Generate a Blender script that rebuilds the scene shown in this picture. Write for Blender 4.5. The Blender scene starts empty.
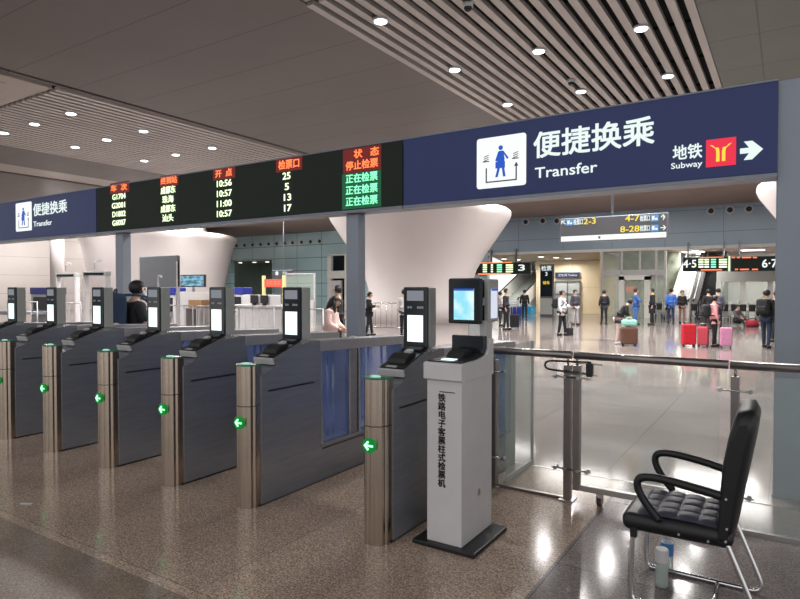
import bpy, bmesh, math, random
from mathutils import Vector, Matrix
R = math.radians
PI = math.pi
random.seed(7)
SC = bpy.context.scene
COL = SC.collection
SC.view_settings.view_transform = 'Standard'
SC.view_settings.look = 'None'
SC.view_settings.gamma = 1
SC.view_settings.exposure = 0.0

# ------------------------------------------------------------------ camera
YAW, PIT, FOC = R(32.8), math.atan(12/600), 600
cam = bpy.data.cameras.new('camera')
cam.sensor_width = 36
cam.lens = 27
cam.clip_end = 200
co = bpy.data.objects.new('camera', cam)
COL.objects.link(co)
co.location = (0, 0, 1.6)
co.rotation_euler = (PI/2 - PIT, 0, YAW)
SC.camera = co

def at(px, py, X=None, Y=None, Z=None):
    x = (px-400)/FOC; y = -(py-299.5)/FOC
    c, s = math.cos(PIT), math.sin(PIT)
    fy = c + y*s; up = y*c - s
    r = (x*math.cos(YAW)-fy*math.sin(YAW), x*math.sin(YAW)+fy*math.cos(YAW), up)
    if X is not None: t = X/r[0]
    elif Y is not None: t = Y/r[1]
    else: t = (Z-1.6)/r[2]
    return Vector((r[0]*t, r[1]*t, 1.6+r[2]*t))

# ------------------------------------------------------------------ materials
def mat(name, col, rough=0.5, metal=0.0, emit=None, es=1.0, noise=0.0, nscale=8.0, alpha=None, trans=0.0, bump=0.0, bscale=200, stretch=(1, 1, 1), coat=0.0, ior=1.45):
    m = bpy.data.materials.new(name); m.use_nodes = True
    nt = m.node_tree; b = nt.nodes['Principled BSDF']
    b.inputs['Base Color'].default_value = (*col, 1)
    b.inputs['Roughness'].default_value = rough
    b.inputs['Metallic'].default_value = metal
    b.inputs['IOR'].default_value = ior
    b.inputs['Coat Weight'].default_value = coat
    b.inputs['Transmission Weight'].default_value = trans
    if alpha is not None: b.inputs['Alpha'].default_value = alpha
    if emit is not None:
        b.inputs['Emission Color'].default_value = (*emit, 1)
        b.inputs['Emission Strength'].default_value = es
    tc = nt.nodes.new('ShaderNodeTexCoord'); mp = nt.nodes.new('ShaderNodeMapping')
    mp.inputs['Scale'].default_value = stretch
    nt.links.new(tc.outputs['Object'], mp.inputs['Vector'])
    if noise > 0:
        n = nt.nodes.new('ShaderNodeTexNoise'); n.inputs['Scale'].default_value = nscale
        n.inputs['Detail'].default_value = 4
        nt.links.new(mp.outputs['Vector'], n.inputs['Vector'])
        rp = nt.nodes.new('ShaderNodeMapRange')
        rp.inputs['From Min'].default_value = 0.3; rp.inputs['From Max'].default_value = 0.7
        rp.inputs['To Min'].default_value = 1-noise; rp.inputs['To Max'].default_value = 1+noise
        nt.links.new(n.outputs['Fac'], rp.inputs['Value'])
        mx = nt.nodes.new('ShaderNodeVectorMath'); mx.operation = 'SCALE'
        mx.inputs[0].default_value = col
        nt.links.new(rp.outputs['Result'], mx.inputs['Scale'])
        nt.links.new(mx.outputs['Vector'], b.inputs['Base Color'])
    if bump > 0:
        n2 = nt.nodes.new('ShaderNodeTexNoise'); n2.inputs['Scale'].default_value = bscale
        nt.links.new(mp.outputs['Vector'], n2.inputs['Vector'])
        bp = nt.nodes.new('ShaderNodeBump'); bp.inputs['Strength'].default_value = bump
        bp.inputs['Distance'].default_value = 0.002
        nt.links.new(n2.outputs['Fac'], bp.inputs['Height'])
        nt.links.new(bp.outputs['Normal'], b.inputs['Normal'])
    return m

def seam_mat(name, col, sx, sy, w, line, rough, metal=0.0, axes='XY', noise=0.05, nscale=1.0, offx=0, offy=0):
    """panel material: thin lines every sx / sy metres (0 = none) along two axes of object space"""
    m = mat(name, col, rough, metal); nt = m.node_tree; b = nt.nodes['Principled BSDF']
    tc = nt.nodes.new('ShaderNodeTexCoord'); sp = nt.nodes.new('ShaderNodeSeparateXYZ')
    nt.links.new(tc.outputs['Object'], sp.inputs['Vector'])
    def ln(out, s, off):
        ad = nt.nodes.new('ShaderNodeMath'); ad.operation = 'ADD'; ad.inputs[1].default_value = 1000*s + off
        nt.links.new(out, ad.inputs[0])
        md = nt.nodes.new('ShaderNodeMath'); md.operation = 'MODULO'; md.inputs[1].default_value = s
        nt.links.new(ad.outputs[0], md.inputs[0])
        lt = nt.nodes.new('ShaderNodeMath'); lt.operation = 'LESS_THAN'; lt.inputs[1].default_value = w
        nt.links.new(md.outputs[0], lt.inputs[0])
        return lt.outputs[0]
    outs = []
    if sx: outs.append(ln(sp.outputs[axes[0]], sx, offx))
    if sy: outs.append(ln(sp.outputs[axes[1]], sy, offy))
    o = outs[0]
    if len(outs) == 2:
        mxm = nt.nodes.new('ShaderNodeMath'); mxm.operation = 'MAXIMUM'
        nt.links.new(outs[0], mxm.inputs[0]); nt.links.new(outs[1], mxm.inputs[1]); o = mxm.outputs[0]
    n = nt.nodes.new('ShaderNodeTexNoise'); n.inputs['Scale'].default_value = nscale
    nt.links.new(tc.outputs['Object'], n.inputs['Vector'])
    rp = nt.nodes.new('ShaderNodeMapRange'); rp.inputs['From Min'].default_value = .3; rp.inputs['From Max'].default_value = .7
    rp.inputs['To Min'].default_value = 1-noise; rp.inputs['To Max'].default_value = 1+noise
    nt.links.new(n.outputs['Fac'], rp.inputs['Value'])
    vm = nt.nodes.new('ShaderNodeVectorMath'); vm.operation = 'SCALE'; vm.inputs[0].default_value = col
    nt.links.new(rp.outputs['Result'], vm.inputs['Scale'])
    mix = nt.nodes.new('ShaderNodeMix'); mix.data_type = 'RGBA'
    nt.links.new(o, mix.inputs['Factor']); nt.links.new(vm.outputs['Vector'], mix.inputs['A'])
    mix.inputs['B'].default_value = (*line, 1)
    nt.links.new(mix.outputs['Result'], b.inputs['Base Color'])
    return m

def emi(name, col, s): return mat(name, (0.02, 0.02, 0.02), 0.5, emit=col, es=s)

M = {}
M['steel_dark'] = mat('brushed_dark_steel', (.27, .285, .32), .24, .5, noise=.08, nscale=3, bump=.1, bscale=60, stretch=(1, 1, 12))
M['rail_grey'] = mat('satin_grey_rail', (.36, .36, .38), .35, .4, noise=.05)
M['steel'] = mat('brushed_steel', (.42, .41, .40), .3, 1, noise=.06, nscale=5)
M['steel_warm'] = mat('warm_polished_steel', (.50, .42, .35), .2, 1.0, noise=.05, nscale=4)
M['steel_rail'] = mat('dark_satin_steel', (.27, .245, .24), .3, .9, noise=.06)
M['chrome'] = mat('chrome', (.75, .75, .76), .1, 1, noise=.02)
M['chrome_dull'] = mat('dull_chrome', (.5, .5, .5), .25, 1, noise=.05)
M['plinth'] = mat('plinth_black', (.02, .02, .022), .5, noise=.2)
M['black'] = mat('black_plastic', (.012, .013, .015), .35, noise=.2)
M['blackgloss'] = mat('black_glass_bezel', (.008, .014, .02), .12, noise=.1)
M['rubber'] = mat('black_rubber', (.015, .015, .016), .6, noise=.2, bump=.3)
M['grey_pl'] = mat('grey_plastic', (.38, .40, .385), .4, noise=.04)
M['light_pl'] = mat('light_grey_plastic', (.5, .49, .5), .35, noise=.04)
M['white_paint'] = mat('white_powder_coat', (.60, .585, .60), .38, noise=.03, bump=.15, bscale=500)
M['glass_blue'] = mat('blue_tinted_glass', (.20, .34, .78), .05, alpha=.34, noise=.25, nscale=3)
M['glass'] = mat('clear_glass', (.55, .68, .62), .03, alpha=.13, noise=.02)
M['glass_green'] = mat('green_glass', (.42, .50, .44), .05, alpha=.33, noise=.05)
M['scr_white'] = emi('bright_screen', (.82, .97, 1), 1.5)
M['scr_grey'] = emi('status_panel', (.45, .47, .55), .45)
M['green_led'] = emi('green_led', (.02, .9, .16), 1.1)
M['green_arrow'] = emi('green_arrow', (.3, 1, .45), 2.6)
M['green_disc'] = mat('green_disc', (0, .12, .03), .25, emit=(0, .5, .05), es=.28)
M['green_cap'] = mat('green_cap', (.03, .13, .09), .15, emit=(.0, .25, .1), es=.08)
M['cap_lamp'] = emi('cap_lamp', (.45, .85, .65), .8)
M['leather'] = mat('black_leather', (.009, .010, .012), .36, noise=.2, bump=.35, bscale=350)
M['quilt'] = mat('quilted_seat', (.055, .055, .085), .42, noise=.12, nscale=20, bump=.4, bscale=400)
M['concrete'] = mat('concrete_soffit', (.13, .115, .11), .7, noise=.08, nscale=.6)
M['sign_blue'] = mat('sign_blue', (.011, .021, .085), .45, emit=(.018, .032, .12), es=.3, noise=.06, nscale=.8)
M['sign_frame'] = mat('sign_frame_grey', (.20, .22, .26), .4, .5, noise=.05)
M['led_black'] = mat('led_matrix_black', (.006, .009, .007), .75, emit=(.005, .010, .007), es=.5, noise=.15, nscale=60)
M['led_white'] = emi('led_yellow_white', (.82, 1, .62), 1.6)
M['led_red'] = emi('led_red_orange', (1, .20, .06), 1.7)
M['led_redglow'] = mat('painted_red_glow', (.1, .01, .01), .5, emit=(.20, .008, .004), es=.5, noise=.2, nscale=40)
M['led_green'] = emi('led_green', (.25, 1, .55), 1.5)
M['led_greenglow'] = mat('painted_green_glow', (.01, .1, .04), .5, emit=(.0, .10, .04), es=.5, noise=.2, nscale=40)
M['sign_white'] = emi('backlit_white', (.95, 1, .98), 1.0)
M['sign_text'] = emi('backlit_lettering', (.88, 1, .97), .95)
M['sign_red'] = emi('backlit_red', (1, .02, .07), .85)
M['sign_yellow'] = emi('backlit_yellow', (1, .75, .05), 1.0)
M['icon_blue'] = emi('icon_blue', (.01, .12, .75), .7)
M['icon_grey'] = mat('icon_grey', (.06, .07, .09), .6, noise=.1)
M['pillar'] = mat('painted_pillar', (.26, .29, .345), .4, .25, noise=.04, nscale=2)
M['col_white'] = mat('funnel_plaster', (.66, .61, .605), .55, noise=.03, nscale=.5)
M['slat'] = mat('aluminium_slat', (.50, .465, .44), .45, .1, noise=.06, nscale=.8)
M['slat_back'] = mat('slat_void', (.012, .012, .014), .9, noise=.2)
M['ceil_dark'] = seam_mat('ceiling_panels_grey', (.165, .148, .143), 0, 1.4, .022, (.09, .08, .08), .6, noise=.05, nscale=.35, offy=.4)
M['ceil_light'] = seam_mat('ceiling_panels_pale', (.19, .20, .18), 2.05, 1.9, .03, (.13, .13, .12), .6, noise=.04, offx=.5+2.05, offy=.05)
M['ceil_far'] = mat('far_soffit', (.32, .235, .205), .6, noise=.08, nscale=.5)
M['fascia'] = seam_mat('blue_grey_fascia', (.30, .40, .49), 2.7, 1.15, .03, (.15, .22, .27), .3, axes='XZ', noise=.05, nscale=.4, offy=.2)
M['teal_wall'] = seam_mat('teal_glass_panels', (.44, .62, .66), 2.4, .95, .04, (.13, .19, .20), .22, axes='XZ', noise=.06, nscale=.4)
M['cream'] = seam_mat('cream_panels', (.72, .60, .41), 2.2, 1.6, .02, (.5, .42, .3), .5, axes='XZ', noise=.03)
M['pinkwall'] = seam_mat('pale_stone_panels', (.72, .67, .64), 2.6, 1.2, .03, (.5, .46, .44), .4, axes='XZ', noise=.03)
M['white_wall'] = mat('white_wall', (.72, .72, .68), .5, noise=.03)
M['dark_green'] = mat('dark_green_glass', (.13, .20, .15), .3, noise=.15, nscale=.8)
M['hole'] = mat('vent_dark', (.012, .014, .018), .6, noise=.2)
M['lamp'] = emi('lamp_lens', (.93, .95, 1), 9)
M['lamp_warm'] = emi('lamp_lens_warm', (1, .93, .75), 6)
M['skin'] = mat('skin', (.55, .35, .26), .5, noise=.05)
M['hair'] = mat('black_hair', (.012, .011, .012), .5, noise=.3, nscale=60)
M['eyewhite'] = mat('eye_white', (.8, .8, .8), .3, noise=.02)
M['lips'] = mat('lips', (.42, .16, .14), .5, noise=.05)
M['mask'] = mat('face_mask_fabric', (.55, .65, .72), .7, noise=.03)

CL = {}
def cloth(r, g, b):
    k = (r, g, b)
    if k not in CL: CL[k] = mat('fabric_%d' % len(CL), k, .8, noise=.12, nscale=12, bump=.3, bscale=120)
    return CL[k]

def floor_mat(name, a, b, c, tile, line, r0, r1, spec, off=(0, 0), ior=1.38):
    m = mat(name, a, .2, ior=ior); nt = m.node_tree; N = nt.nodes; L = nt.links; p = N['Principled BSDF']
    tc = N.new('ShaderNodeTexCoord')
    v = N.new('ShaderNodeTexVoronoi'); v.inputs['Scale'].default_value = 75
    L.new(tc.outputs['Object'], v.inputs['Vector'])
    n1 = N.new('ShaderNodeTexNoise'); n1.inputs['Scale'].default_value = 95; n1.inputs['Detail'].default_value = 3
    L.new(tc.outputs['Object'], n1.inputs['Vector'])
    cr = N.new('ShaderNodeValToRGB'); e = cr.color_ramp.elements
    e[0].position = .36; e[0].color = (*b, 1); e[1].position = .64; e[1].color = (*c, 1)
    x = cr.color_ramp.elements.new(.5); x.color = (*a, 1)
    L.new(n1.outputs['Fac'], cr.inputs['Fac'])
    mixv = N.new('ShaderNodeMix'); mixv.data_type = 'RGBA'; mixv.inputs['Factor'].default_value = spec
    L.new(cr.outputs['Color'], mixv.inputs['A'])
    sp0 = N.new('ShaderNodeMix'); sp0.data_type = 'RGBA'; sp0.blend_type = 'MULTIPLY'; sp0.inputs['Factor'].default_value = 1
    L.new(cr.outputs['Color'], sp0.inputs['A'])
    sv = N.new('ShaderNodeSeparateColor'); L.new(v.outputs['Color'], sv.inputs['Color'])
    mr = N.new('ShaderNodeMapRange'); mr.inputs['To Min'].default_value = .45; mr.inputs['To Max'].default_value = 1.6
    L.new(sv.outputs[0], mr.inputs['Value'])
    L.new(mr.outputs['Result'], sp0.inputs['B'])
    L.new(sp0.outputs['Result'], mixv.inputs['B'])
    n2 = N.new('ShaderNodeTexNoise'); n2.inputs['Scale'].default_value = .9; n2.inputs['Detail'].default_value = 3
    L.new(tc.outputs['Object'], n2.inputs['Vector'])
    mr2 = N.new('ShaderNodeMapRange'); mr2.inputs['From Min'].default_value = .3; mr2.inputs['From Max'].default_value = .7
    mr2.inputs['To Min'].default_value = .84; mr2.inputs['To Max'].default_value = 1.14
    L.new(n2.outputs['Fac'], mr2.inputs['Value'])
    sc = N.new('ShaderNodeVectorMath'); sc.operation = 'SCALE'
    L.new(mixv.outputs['Result'], sc.inputs[0]); L.new(mr2.outputs['Result'], sc.inputs['Scale'])
    br = N.new('ShaderNodeTexBrick'); br.offset = 0; br.inputs['Scale'].default_value = 1
    br.inputs['Brick Width'].default_value = tile; br.inputs['Row Height'].default_value = tile
    br.inputs['Mortar Size'].default_value = .004; br.inputs['Mortar Smooth'].default_value = 0
    br.inputs['Color1'].default_value = (1, 1, 1, 1); br.inputs['Color2'].default_value = (.86, .86, .86, 1)
    br.inputs['Mortar'].default_value = (*line, 1)
    mp = N.new('ShaderNodeMapping'); mp.inputs['Location'].default_value = (off[0], off[1], 0)
    L.new(tc.outputs['Object'], mp.inputs['Vector']); L.new(mp.outputs['Vector'], br.inputs['Vector'])
    mu = N.new('ShaderNodeMix'); mu.data_type = 'RGBA'; mu.blend_type = 'MULTIPLY'; mu.inputs['Factor'].default_value = 1
    L.new(sc.outputs['Vector'], mu.inputs['A']); L.new(br.outputs['Color'], mu.inputs['B'])
    L.new(mu.outputs['Result'], p.inputs['Base Color'])
    rr = N.new('ShaderNodeMapRange'); rr.inputs['To Min'].default_value = r0; rr.inputs['To Max'].default_value = r1
    L.new(n1.outputs['Fac'], rr.inputs['Value']); L.new(rr.outputs['Result'], p.inputs['Roughness'])
    return m
M['floor_granite'] = floor_mat('speckled_granite', (.34, .255, .20), (.20, .145, .11), (.50, .40, .33), 2.4, (.6, .6, .6), .08, .17, .45, (.2, .35))
M['floor_dark'] = floor_mat('polished_brown_granite', (.21, .165, .13), (.14, .105, .085), (.29, .235, .195), 1.2, (.5, .5, .5), .12, .2, .3, (.3, 0))
M['floor_plum'] = floor_mat('polished_plum_granite', (.185, .155, .15), (.12, .10, .10), (.26, .225, .22), 1.2, (.45, .45, .45), .09, .15, .3, (1.1, .2))
M['floor_hall'] = floor_mat('polished_hall_stone', (.27, .235, .225), (.215, .185, .18), (.32, .275, .265), 1.2, (.6, .58, .58), .06, .12, .2, (.1, 0), 1.33)

# ------------------------------------------------------------------ mesh helpers
def new_obj(name, me, parent=None):
    o = bpy.data.objects.new(name, me); COL.objects.link(o)
    if parent is not None: o.parent = parent
    return o

def tag(o, label=None, cat=None, group=None, kind=None):
    if label: o['label'] = label
    if cat: o['category'] = cat
    if group: o['group'] = group
    if kind: o['kind'] = kind
    return o

def thing(name, label, cat, loc=(0, 0, 0), rz=0, group=None):
    o = bpy.data.objects.new(name, None); COL.objects.link(o)
    o.location = loc; o.rotation_euler = (0, 0, rz); o.empty_display_size = .1
    return tag(o, label, cat, group)

class MB:
    def __init__(s): s.bm = bmesh.new()
    def _mat(s, faces, mi, smooth=False):
        for f in faces: f.material_index = mi; f.smooth = smooth
    def box(s, x0, x1, y0, y1, z0, z1, mi=0, bevel=0, seg=2, M4=None):
        n0 = len(s.bm.faces)
        b2 = bmesh.new()
        bmesh.ops.create_cube(b2, size=1)
        for v in b2.verts:
            v.co = Vector(((x0+x1)/2+v.co.x*(x1-x0), (y0+y1)/2+v.co.y*(y1-y0), (z0+z1)/2+v.co.z*(z1-z0)))
        if bevel:
            bmesh.ops.bevel(b2, geom=b2.edges[:], offset=bevel, segments=seg, affect='EDGES', profile=.5)
        s.merge(b2, mi, smooth=False, M4=M4); return s
    def merge(s, b2, mi=0, smooth=False, M4=None):
        if M4 is not None: bmesh.ops.transform(b2, matrix=M4, verts=b2.verts)
        for f in b2.faces: f.material_index = mi; f.smooth = smooth
        me = bpy.data.meshes.new('tmp'); b2.to_mesh(me); b2.free()
        s.bm.from_mesh(me); bpy.data.meshes.remove(me)
    def prism(s, pts, a0, a1, axis='x', mi=0, bevel=0, M4=None):
        """pts in the other two axes; extruded along axis from a0 to a1"""
        b2 = bmesh.new()
        def mk(p, a):
            if axis == 'x': return (a, p[0], p[1])
            if axis == 'y': return (p[0], a, p[1])
            return (p[0], p[1], a)
        v0 = [b2.verts.new(mk(p, a0)) for p in pts]; v1 = [b2.verts.new(mk(p, a1)) for p in pts]
        b2.faces.new(v0); b2.faces.new(v1[::-1])
        n = len(pts)
        for i in range(n): b2.faces.new((v0[i], v0[(i+1) % n], v1[(i+1) % n], v1[i]))
        bmesh.ops.recalc_face_normals(b2, faces=b2.faces[:])
        if bevel: bmesh.ops.bevel(b2, geom=b2.edges[:], offset=bevel, segments=2, affect='EDGES', profile=.5)
        s.merge(b2, mi, M4=M4); return s
    def cyl(s, p0, p1, r, r2=None, seg=16, mi=0, smooth=True, cap=True):
        p0, p1 = Vector(p0), Vector(p1); d = p1-p0
        b2 = bmesh.new()
        bmesh.ops.create_cone(b2, cap_ends=cap, segments=seg, radius1=r, radius2=r if r2 is None else r2, depth=d.length)
        q = d.to_track_quat('Z', 'Y').to_matrix().to_4x4()
        bmesh.ops.transform(b2, matrix=Matrix.Translation((p0+p1)/2) @ q, verts=b2.verts)
        for f in b2.faces: f.smooth = smooth and len(f.verts) == 4
        for f in b2.faces: f.material_index = mi
        me = bpy.data.meshes.new('tmp'); b2.to_mesh(me); b2.free(); s.bm.from_mesh(me); bpy.data.meshes.remove(me)
        return s
    def tube(s, pts, r, seg=10, mi=0, closed=False, sub=0):
        pts = [Vector(p) for p in pts]
        for _ in range(sub):   # chaikin corner rounding
            q = [] if closed else [pts[0]]
            n = len(pts)
            for i in range(n if closed else n-1):
                a, b = pts[i], pts[(i+1) % n]
                q += [a*.75+b*.25, a*.25+b*.75]
            if not closed: q.append(pts[-1])
            pts = q
        n = len(pts); rings = []
        up = Vector((0, 0, 1)); prev = None
        for i in range(n):
            if closed: t = pts[(i+1) % n]-pts[i-1]
            else: t = pts[min(i+1, n-1)]-pts[max(i-1, 0)]
            t.normalize()
            if prev is None:
                a = t.cross(up)
                if a.length < .1: a = t.cross(Vector((1, 0, 0)))
            else: a = prev - t*prev.dot(t)
            a.normalize(); prev = a; b = t.cross(a)
            rr = r[i] if isinstance(r, list) else r
            rings.append([s.bm.verts.new(pts[i]+a*math.cos(2*PI*k/seg)*rr+b*math.sin(2*PI*k/seg)*rr) for k in range(seg)])
        m = n if closed else n-1
        for i in range(m):
            A, B = rings[i], rings[(i+1) % n]
            for k in range(seg):
                f = s.bm.faces.new((A[k], A[(k+1) % seg], B[(k+1) % seg], B[k])); f.smooth = True; f.material_index = mi
        if not closed:
            for rg in (rings[0][::-1], rings[-1]):
                f = s.bm.faces.new(rg); f.material_index = mi
        return s
    def lathe(s, prof, c=(0, 0, 0), seg=32, mi=0, sx=1, sy=1, smooth=True):
        rings = []
        for (r, z) in prof:
            rings.append([s.bm.verts.new((c[0]+r*sx*math.cos(2*PI*k/seg), c[1]+r*sy*math.sin(2*PI*k/seg), c[2]+z)) for k in range(seg)])
        for A, B in zip(rings, rings[1:]):
            for k in range(seg):
                f = s.bm.faces.new((A[k], A[(k+1) % seg], B[(k+1) % seg], B[k])); f.smooth = smooth; f.material_index = mi
        f = s.bm.faces.new(rings[0][::-1]); f.material_index = mi
        f = s.bm.faces.new(rings[-1]); f.material_index = mi
        return s
    def ball(s, c, r, mi=0, sc=(1, 1, 1), u=16, v=10):
        b2 = bmesh.new(); bmesh.ops.create_uvsphere(b2, u_segments=u, v_segments=v, radius=r)
        bmesh.ops.transform(b2, matrix=Matrix.Translation(c) @ Matrix.Diagonal((*sc, 1)), verts=b2.verts)
        s.merge(b2, mi, smooth=True); return s
    def build(s, name, mats, parent=None, loc=None, rot=None):
        me = bpy.data.meshes.new(name)
        bmesh.ops.remove_doubles(s.bm, verts=s.bm.verts[:], dist=1e-6)
        s.bm.to_mesh(me); s.bm.free()
        if not isinstance(mats, (list, tuple)): mats = [mats]
        for m in mats: me.materials.append(m)
        o = new_obj(name, me, parent)
        if loc is not None: o.location = loc
        if rot is not None: o.rotation_euler = rot
        return o

def copy_tree(o, parent=None):
    c = o.copy(); COL.objects.link(c); c.parent = parent
    for ch in list(o.children): copy_tree(ch, c)
    return c

def lettering(body, size, m, parent, loc, rot=(PI/2, 0, 0), name='lettering', align='CENTER', bold=0.0, ext=.002, sx=1.0, line=1.0, fit=None, valign='CENTER'):
    c = bpy.data.curves.new('txt', 'FONT'); c.body = body; c.size = size
    c.align_x = align; c.align_y = valign; c.extrude = ext; c.space_line = line
    c.resolution_u = 3
    o = bpy.data.objects.new('txt', c); COL.objects.link(o)
    bpy.context.view_layer.update()
    dg = bpy.context.evaluated_depsgraph_get()
    me = bpy.data.meshes.new_from_object(o.evaluated_get(dg))
    bpy.data.objects.remove(o); bpy.data.curves.remove(c)
    xs = [v.co.x for v in me.vertices]
    if fit and xs:
        w = max(xs)-min(xs); k = fit/w
        for v in me.vertices: v.co.x *= k
    else:
        for v in me.vertices: v.co.x *= sx
    if bold:
        bm = bmesh.new(); bmx = bmesh.new(); bmx.from_mesh(me)
        for i, (dx, dy) in enumerate(((-1, -1), (1, -1), (-1, 1), (1, 1))):
            b3 = bmx.copy()
            bmesh.ops.translate(b3, vec=(dx*bold*size, dy*bold*size, i*.0002), verts=b3.verts)
            tm = bpy.data.meshes.new('t'); b3.to_mesh(tm); b3.free(); bm.from_mesh(tm); bpy.data.meshes.remove(tm)
        bmx.free(); bm.to_mesh(me); bm.free()
    me.materials.clear(); me.materials.append(m)
    t = new_obj(name, me, parent); t.location = loc; t.rotation_euler = rot
    return t

def struct(o): o['kind'] = 'structure'; return o

# ------------------------------------------------------------------ setting: floor
def slab(name, x0, x1, y0, y1, z0, z1, m):
    return struct(MB().box(x0, x1, y0, y1, z0, z1).build(name, m))
slab('floor', -12, -1.12, 1.98, 5.15, -.2, 0, M['floor_granite'])
slab('floor', -40, -12, -8, 5.15, -.2, 0, M['floor_granite'])
slab('floor', -12, -1.12, -8, 1.98, -.2, 0, M['floor_dark'])
slab('floor', -1.12, 9, -8, 5.15, -.2, 0, M['floor_plum'])
slab('floor', -90, 12, 5.15, 46, -.2, 0, M['floor_hall'])

# ------------------------------------------------------------------ ceiling
H = 6.4
XL0, XL1 = -22.1, -14.95       # left slat band
XR0, XR1 = -6.85, -1.42        # right slat band
YB = 7.8
slab('ceiling', -14.45, XR0-.05, 1.5, 22, H, H+.25, M['ceil_dark'])
slab('ceiling', XR1+.08, 9, 1.5, 22, H, H+.25, M['ceil_light'])
slab('ceiling', -25.6, XL0-.15, 1.5, 22, H, H+.25, M['ceil_dark'])
slab('ceiling', -60, -27.6, 1.5, 22, H, H+.25, M['ceil_dark'])
slab('ceiling', -90, 12, 22, 36, 5.75, 6.0, M['ceil_far'])
slab('ceiling', -90, 12, 22, 22.15, 6.0, 7.2, M['ceil_far'])
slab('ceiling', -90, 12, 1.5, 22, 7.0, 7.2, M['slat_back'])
# framed flush panels nearer than the slats
M['panel_pale'] = mat('pale_access_panel', (.42, .38, .34), .5, noise=.03)
for n, (a, b) in enumerate(((XL0, XL1), (XR0, XR1))):
    mb = MB().box(a, b, 1.5, YB-.1, H, H+.2)
    mb.box(a+.5, b-.5, 1.6, YB-.9, H-.015, H, mi=1)
    struct(mb.build('trim_%d' % (n+1), [M['panel_pale'], M['panel_pale']]))
# dark channels beside the left band
mb = MB(); mb.box(-14.76, -14.66, 1.5, 22, H+.02, H+.2)
struct(mb.build('trim_3', M['ceil_dark']))
mb = MB(); mb.box(-27.5, -25.75, 1.5, 22, H+.05, H+.2)
struct(mb.build('trim_4', M['panel_pale']))
def slats(a, b, name, pitch=.268, w=.138):
    mb = MB(); n = int((b-a)/pitch)
    for i in range(n+1):
        x = a + i*(b-a)/n
        mb.box(x-w/2, x+w/2, YB, 22, H-.02, H+.07)
    struct(mb.build(name, M['slat']))
    mb = MB()
    for y in range(8, 22, 2): mb.box(a, b, y+.4, y+.46, H+.14, H+.2)
    struct(mb.build(name, M['slat_back']))
slats(XL0, XL1, 'trim_5')
slats(XR0, XR1, 'trim_6')

def lamp_light(x, y, z, size, power, col=(1, .97, .93), spread=150):
    l = bpy.data.lights.new('lamp_glow', 'AREA'); l.shape = 'DISK'; l.size = size; l.energy = power; l.color = col
    l.spread = R(spread)
    o = bpy.data.objects.new('lamp_glow', l); COL.objects.link(o); o.location = (x, y, z)
    return o
PW = 125
side = {0: 'left slat ceiling', 1: 'right slat ceiling'}
proto = None
def downlight(x, y, label, group, r=.11, z=H-.03, power=PW, m=None, lit=True):
    global proto
    t = thing('ceiling_light', label, 'ceiling light', (x, y, z), 0, group)
    MB().lathe([(r*1.35, .02), (r*1.4, -.02), (r*1.05, -.025), (r, 0)], seg=24).build('trim_ring', M['light_pl'], t)
    MB().lathe([(r, -.02), (r*.96, -.035), (r*.3, -.04)], seg=24).build('lens', m or M['lamp'], t)
    if lit: lamp_light(x, y, z-.06, r*2.4, power)
ords = ['nearest', 'second', 'third', 'fourth', 'fifth']
for ri, x in enumerate((-6.15, -4.25, -2.3)):
    for k, y in enumerate((8.9, 11.75, 14.7, 17.6, 20.5)):
        downlight(x, y, 'white downlight in the right slat ceiling, %s along the %s row' % (ords[k], ('left', 'middle', 'right')[ri]), 'downlights in the right slat ceiling')
for ri, x in enumerate((-20.3, -18.45, -16.5)):
    for k, y in enumerate((9.0, 11.2, 13.8, 16.6, 19.5)):
        downlight(x, y, 'white downlight in the left slat ceiling, %s along the %s row' % (ords[k], ('left', 'middle', 'right')[ri]), 'downlights in the left slat ceiling', r=.12)
# dome cameras
for (px, py, lab) in ((468, 8, 'small dark dome security camera under the right slats near the top of the frame'), (571, 83, 'small dark dome security camera between right slats just above the blue sign')):
    p = at(px, py, Z=H-.1)
    t = thing('security_camera', lab, 'camera', (p.x, p.y, H-.02))
    MB().lathe([(.09, 0), (.09, -.05), (.075, -.07)], seg=20).build('base', M['light_pl'], t)
    MB().ball((0, 0, -.08), .07, sc=(1, 1, .9)).build('dome', M['blackgloss'], t)
    MB().cyl((0, 0, 0), (0, 0, 7.0-H+.02), .02).build('mounting_stem', M['black'], t)

# ------------------------------------------------------------------ far hall shell
YW = 34.0
FZ = 3.72
def wall(name, x0, x1, y0, y1, z0, z1, m): return slab(name, x0, x1, y0, y1, z0, z1, m)
# fascia above the recess (right) and full-height teal wall (left)
wall('wall_back', -15.5, 3, YW, YW+.4, FZ, 5.75, M['fascia'])
wall('trim_7', -15.5, 3, YW-.03, YW+.43, FZ-.14, FZ, M['white_wall'])
wall('wall_back', -41, -38.5, YW, YW+.4, 0, 5.75, M['teal_wall'])
wall('wall_back', -33.8, -28.0, YW, YW+.4, 0, 5.75, M['teal_wall'])
wall('wall_back', -38.5, -33.8, YW, YW+.4, 3.75, 5.75, M['teal_wall'])
wall('wall_back', -25.2, -15.5, YW, YW+.4, 0, 5.75, M['teal_wall'])
wall('wall_back', -28.0, -25.2, YW, YW+.4, 3.95, 5.75, M['teal_wall'])
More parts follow.
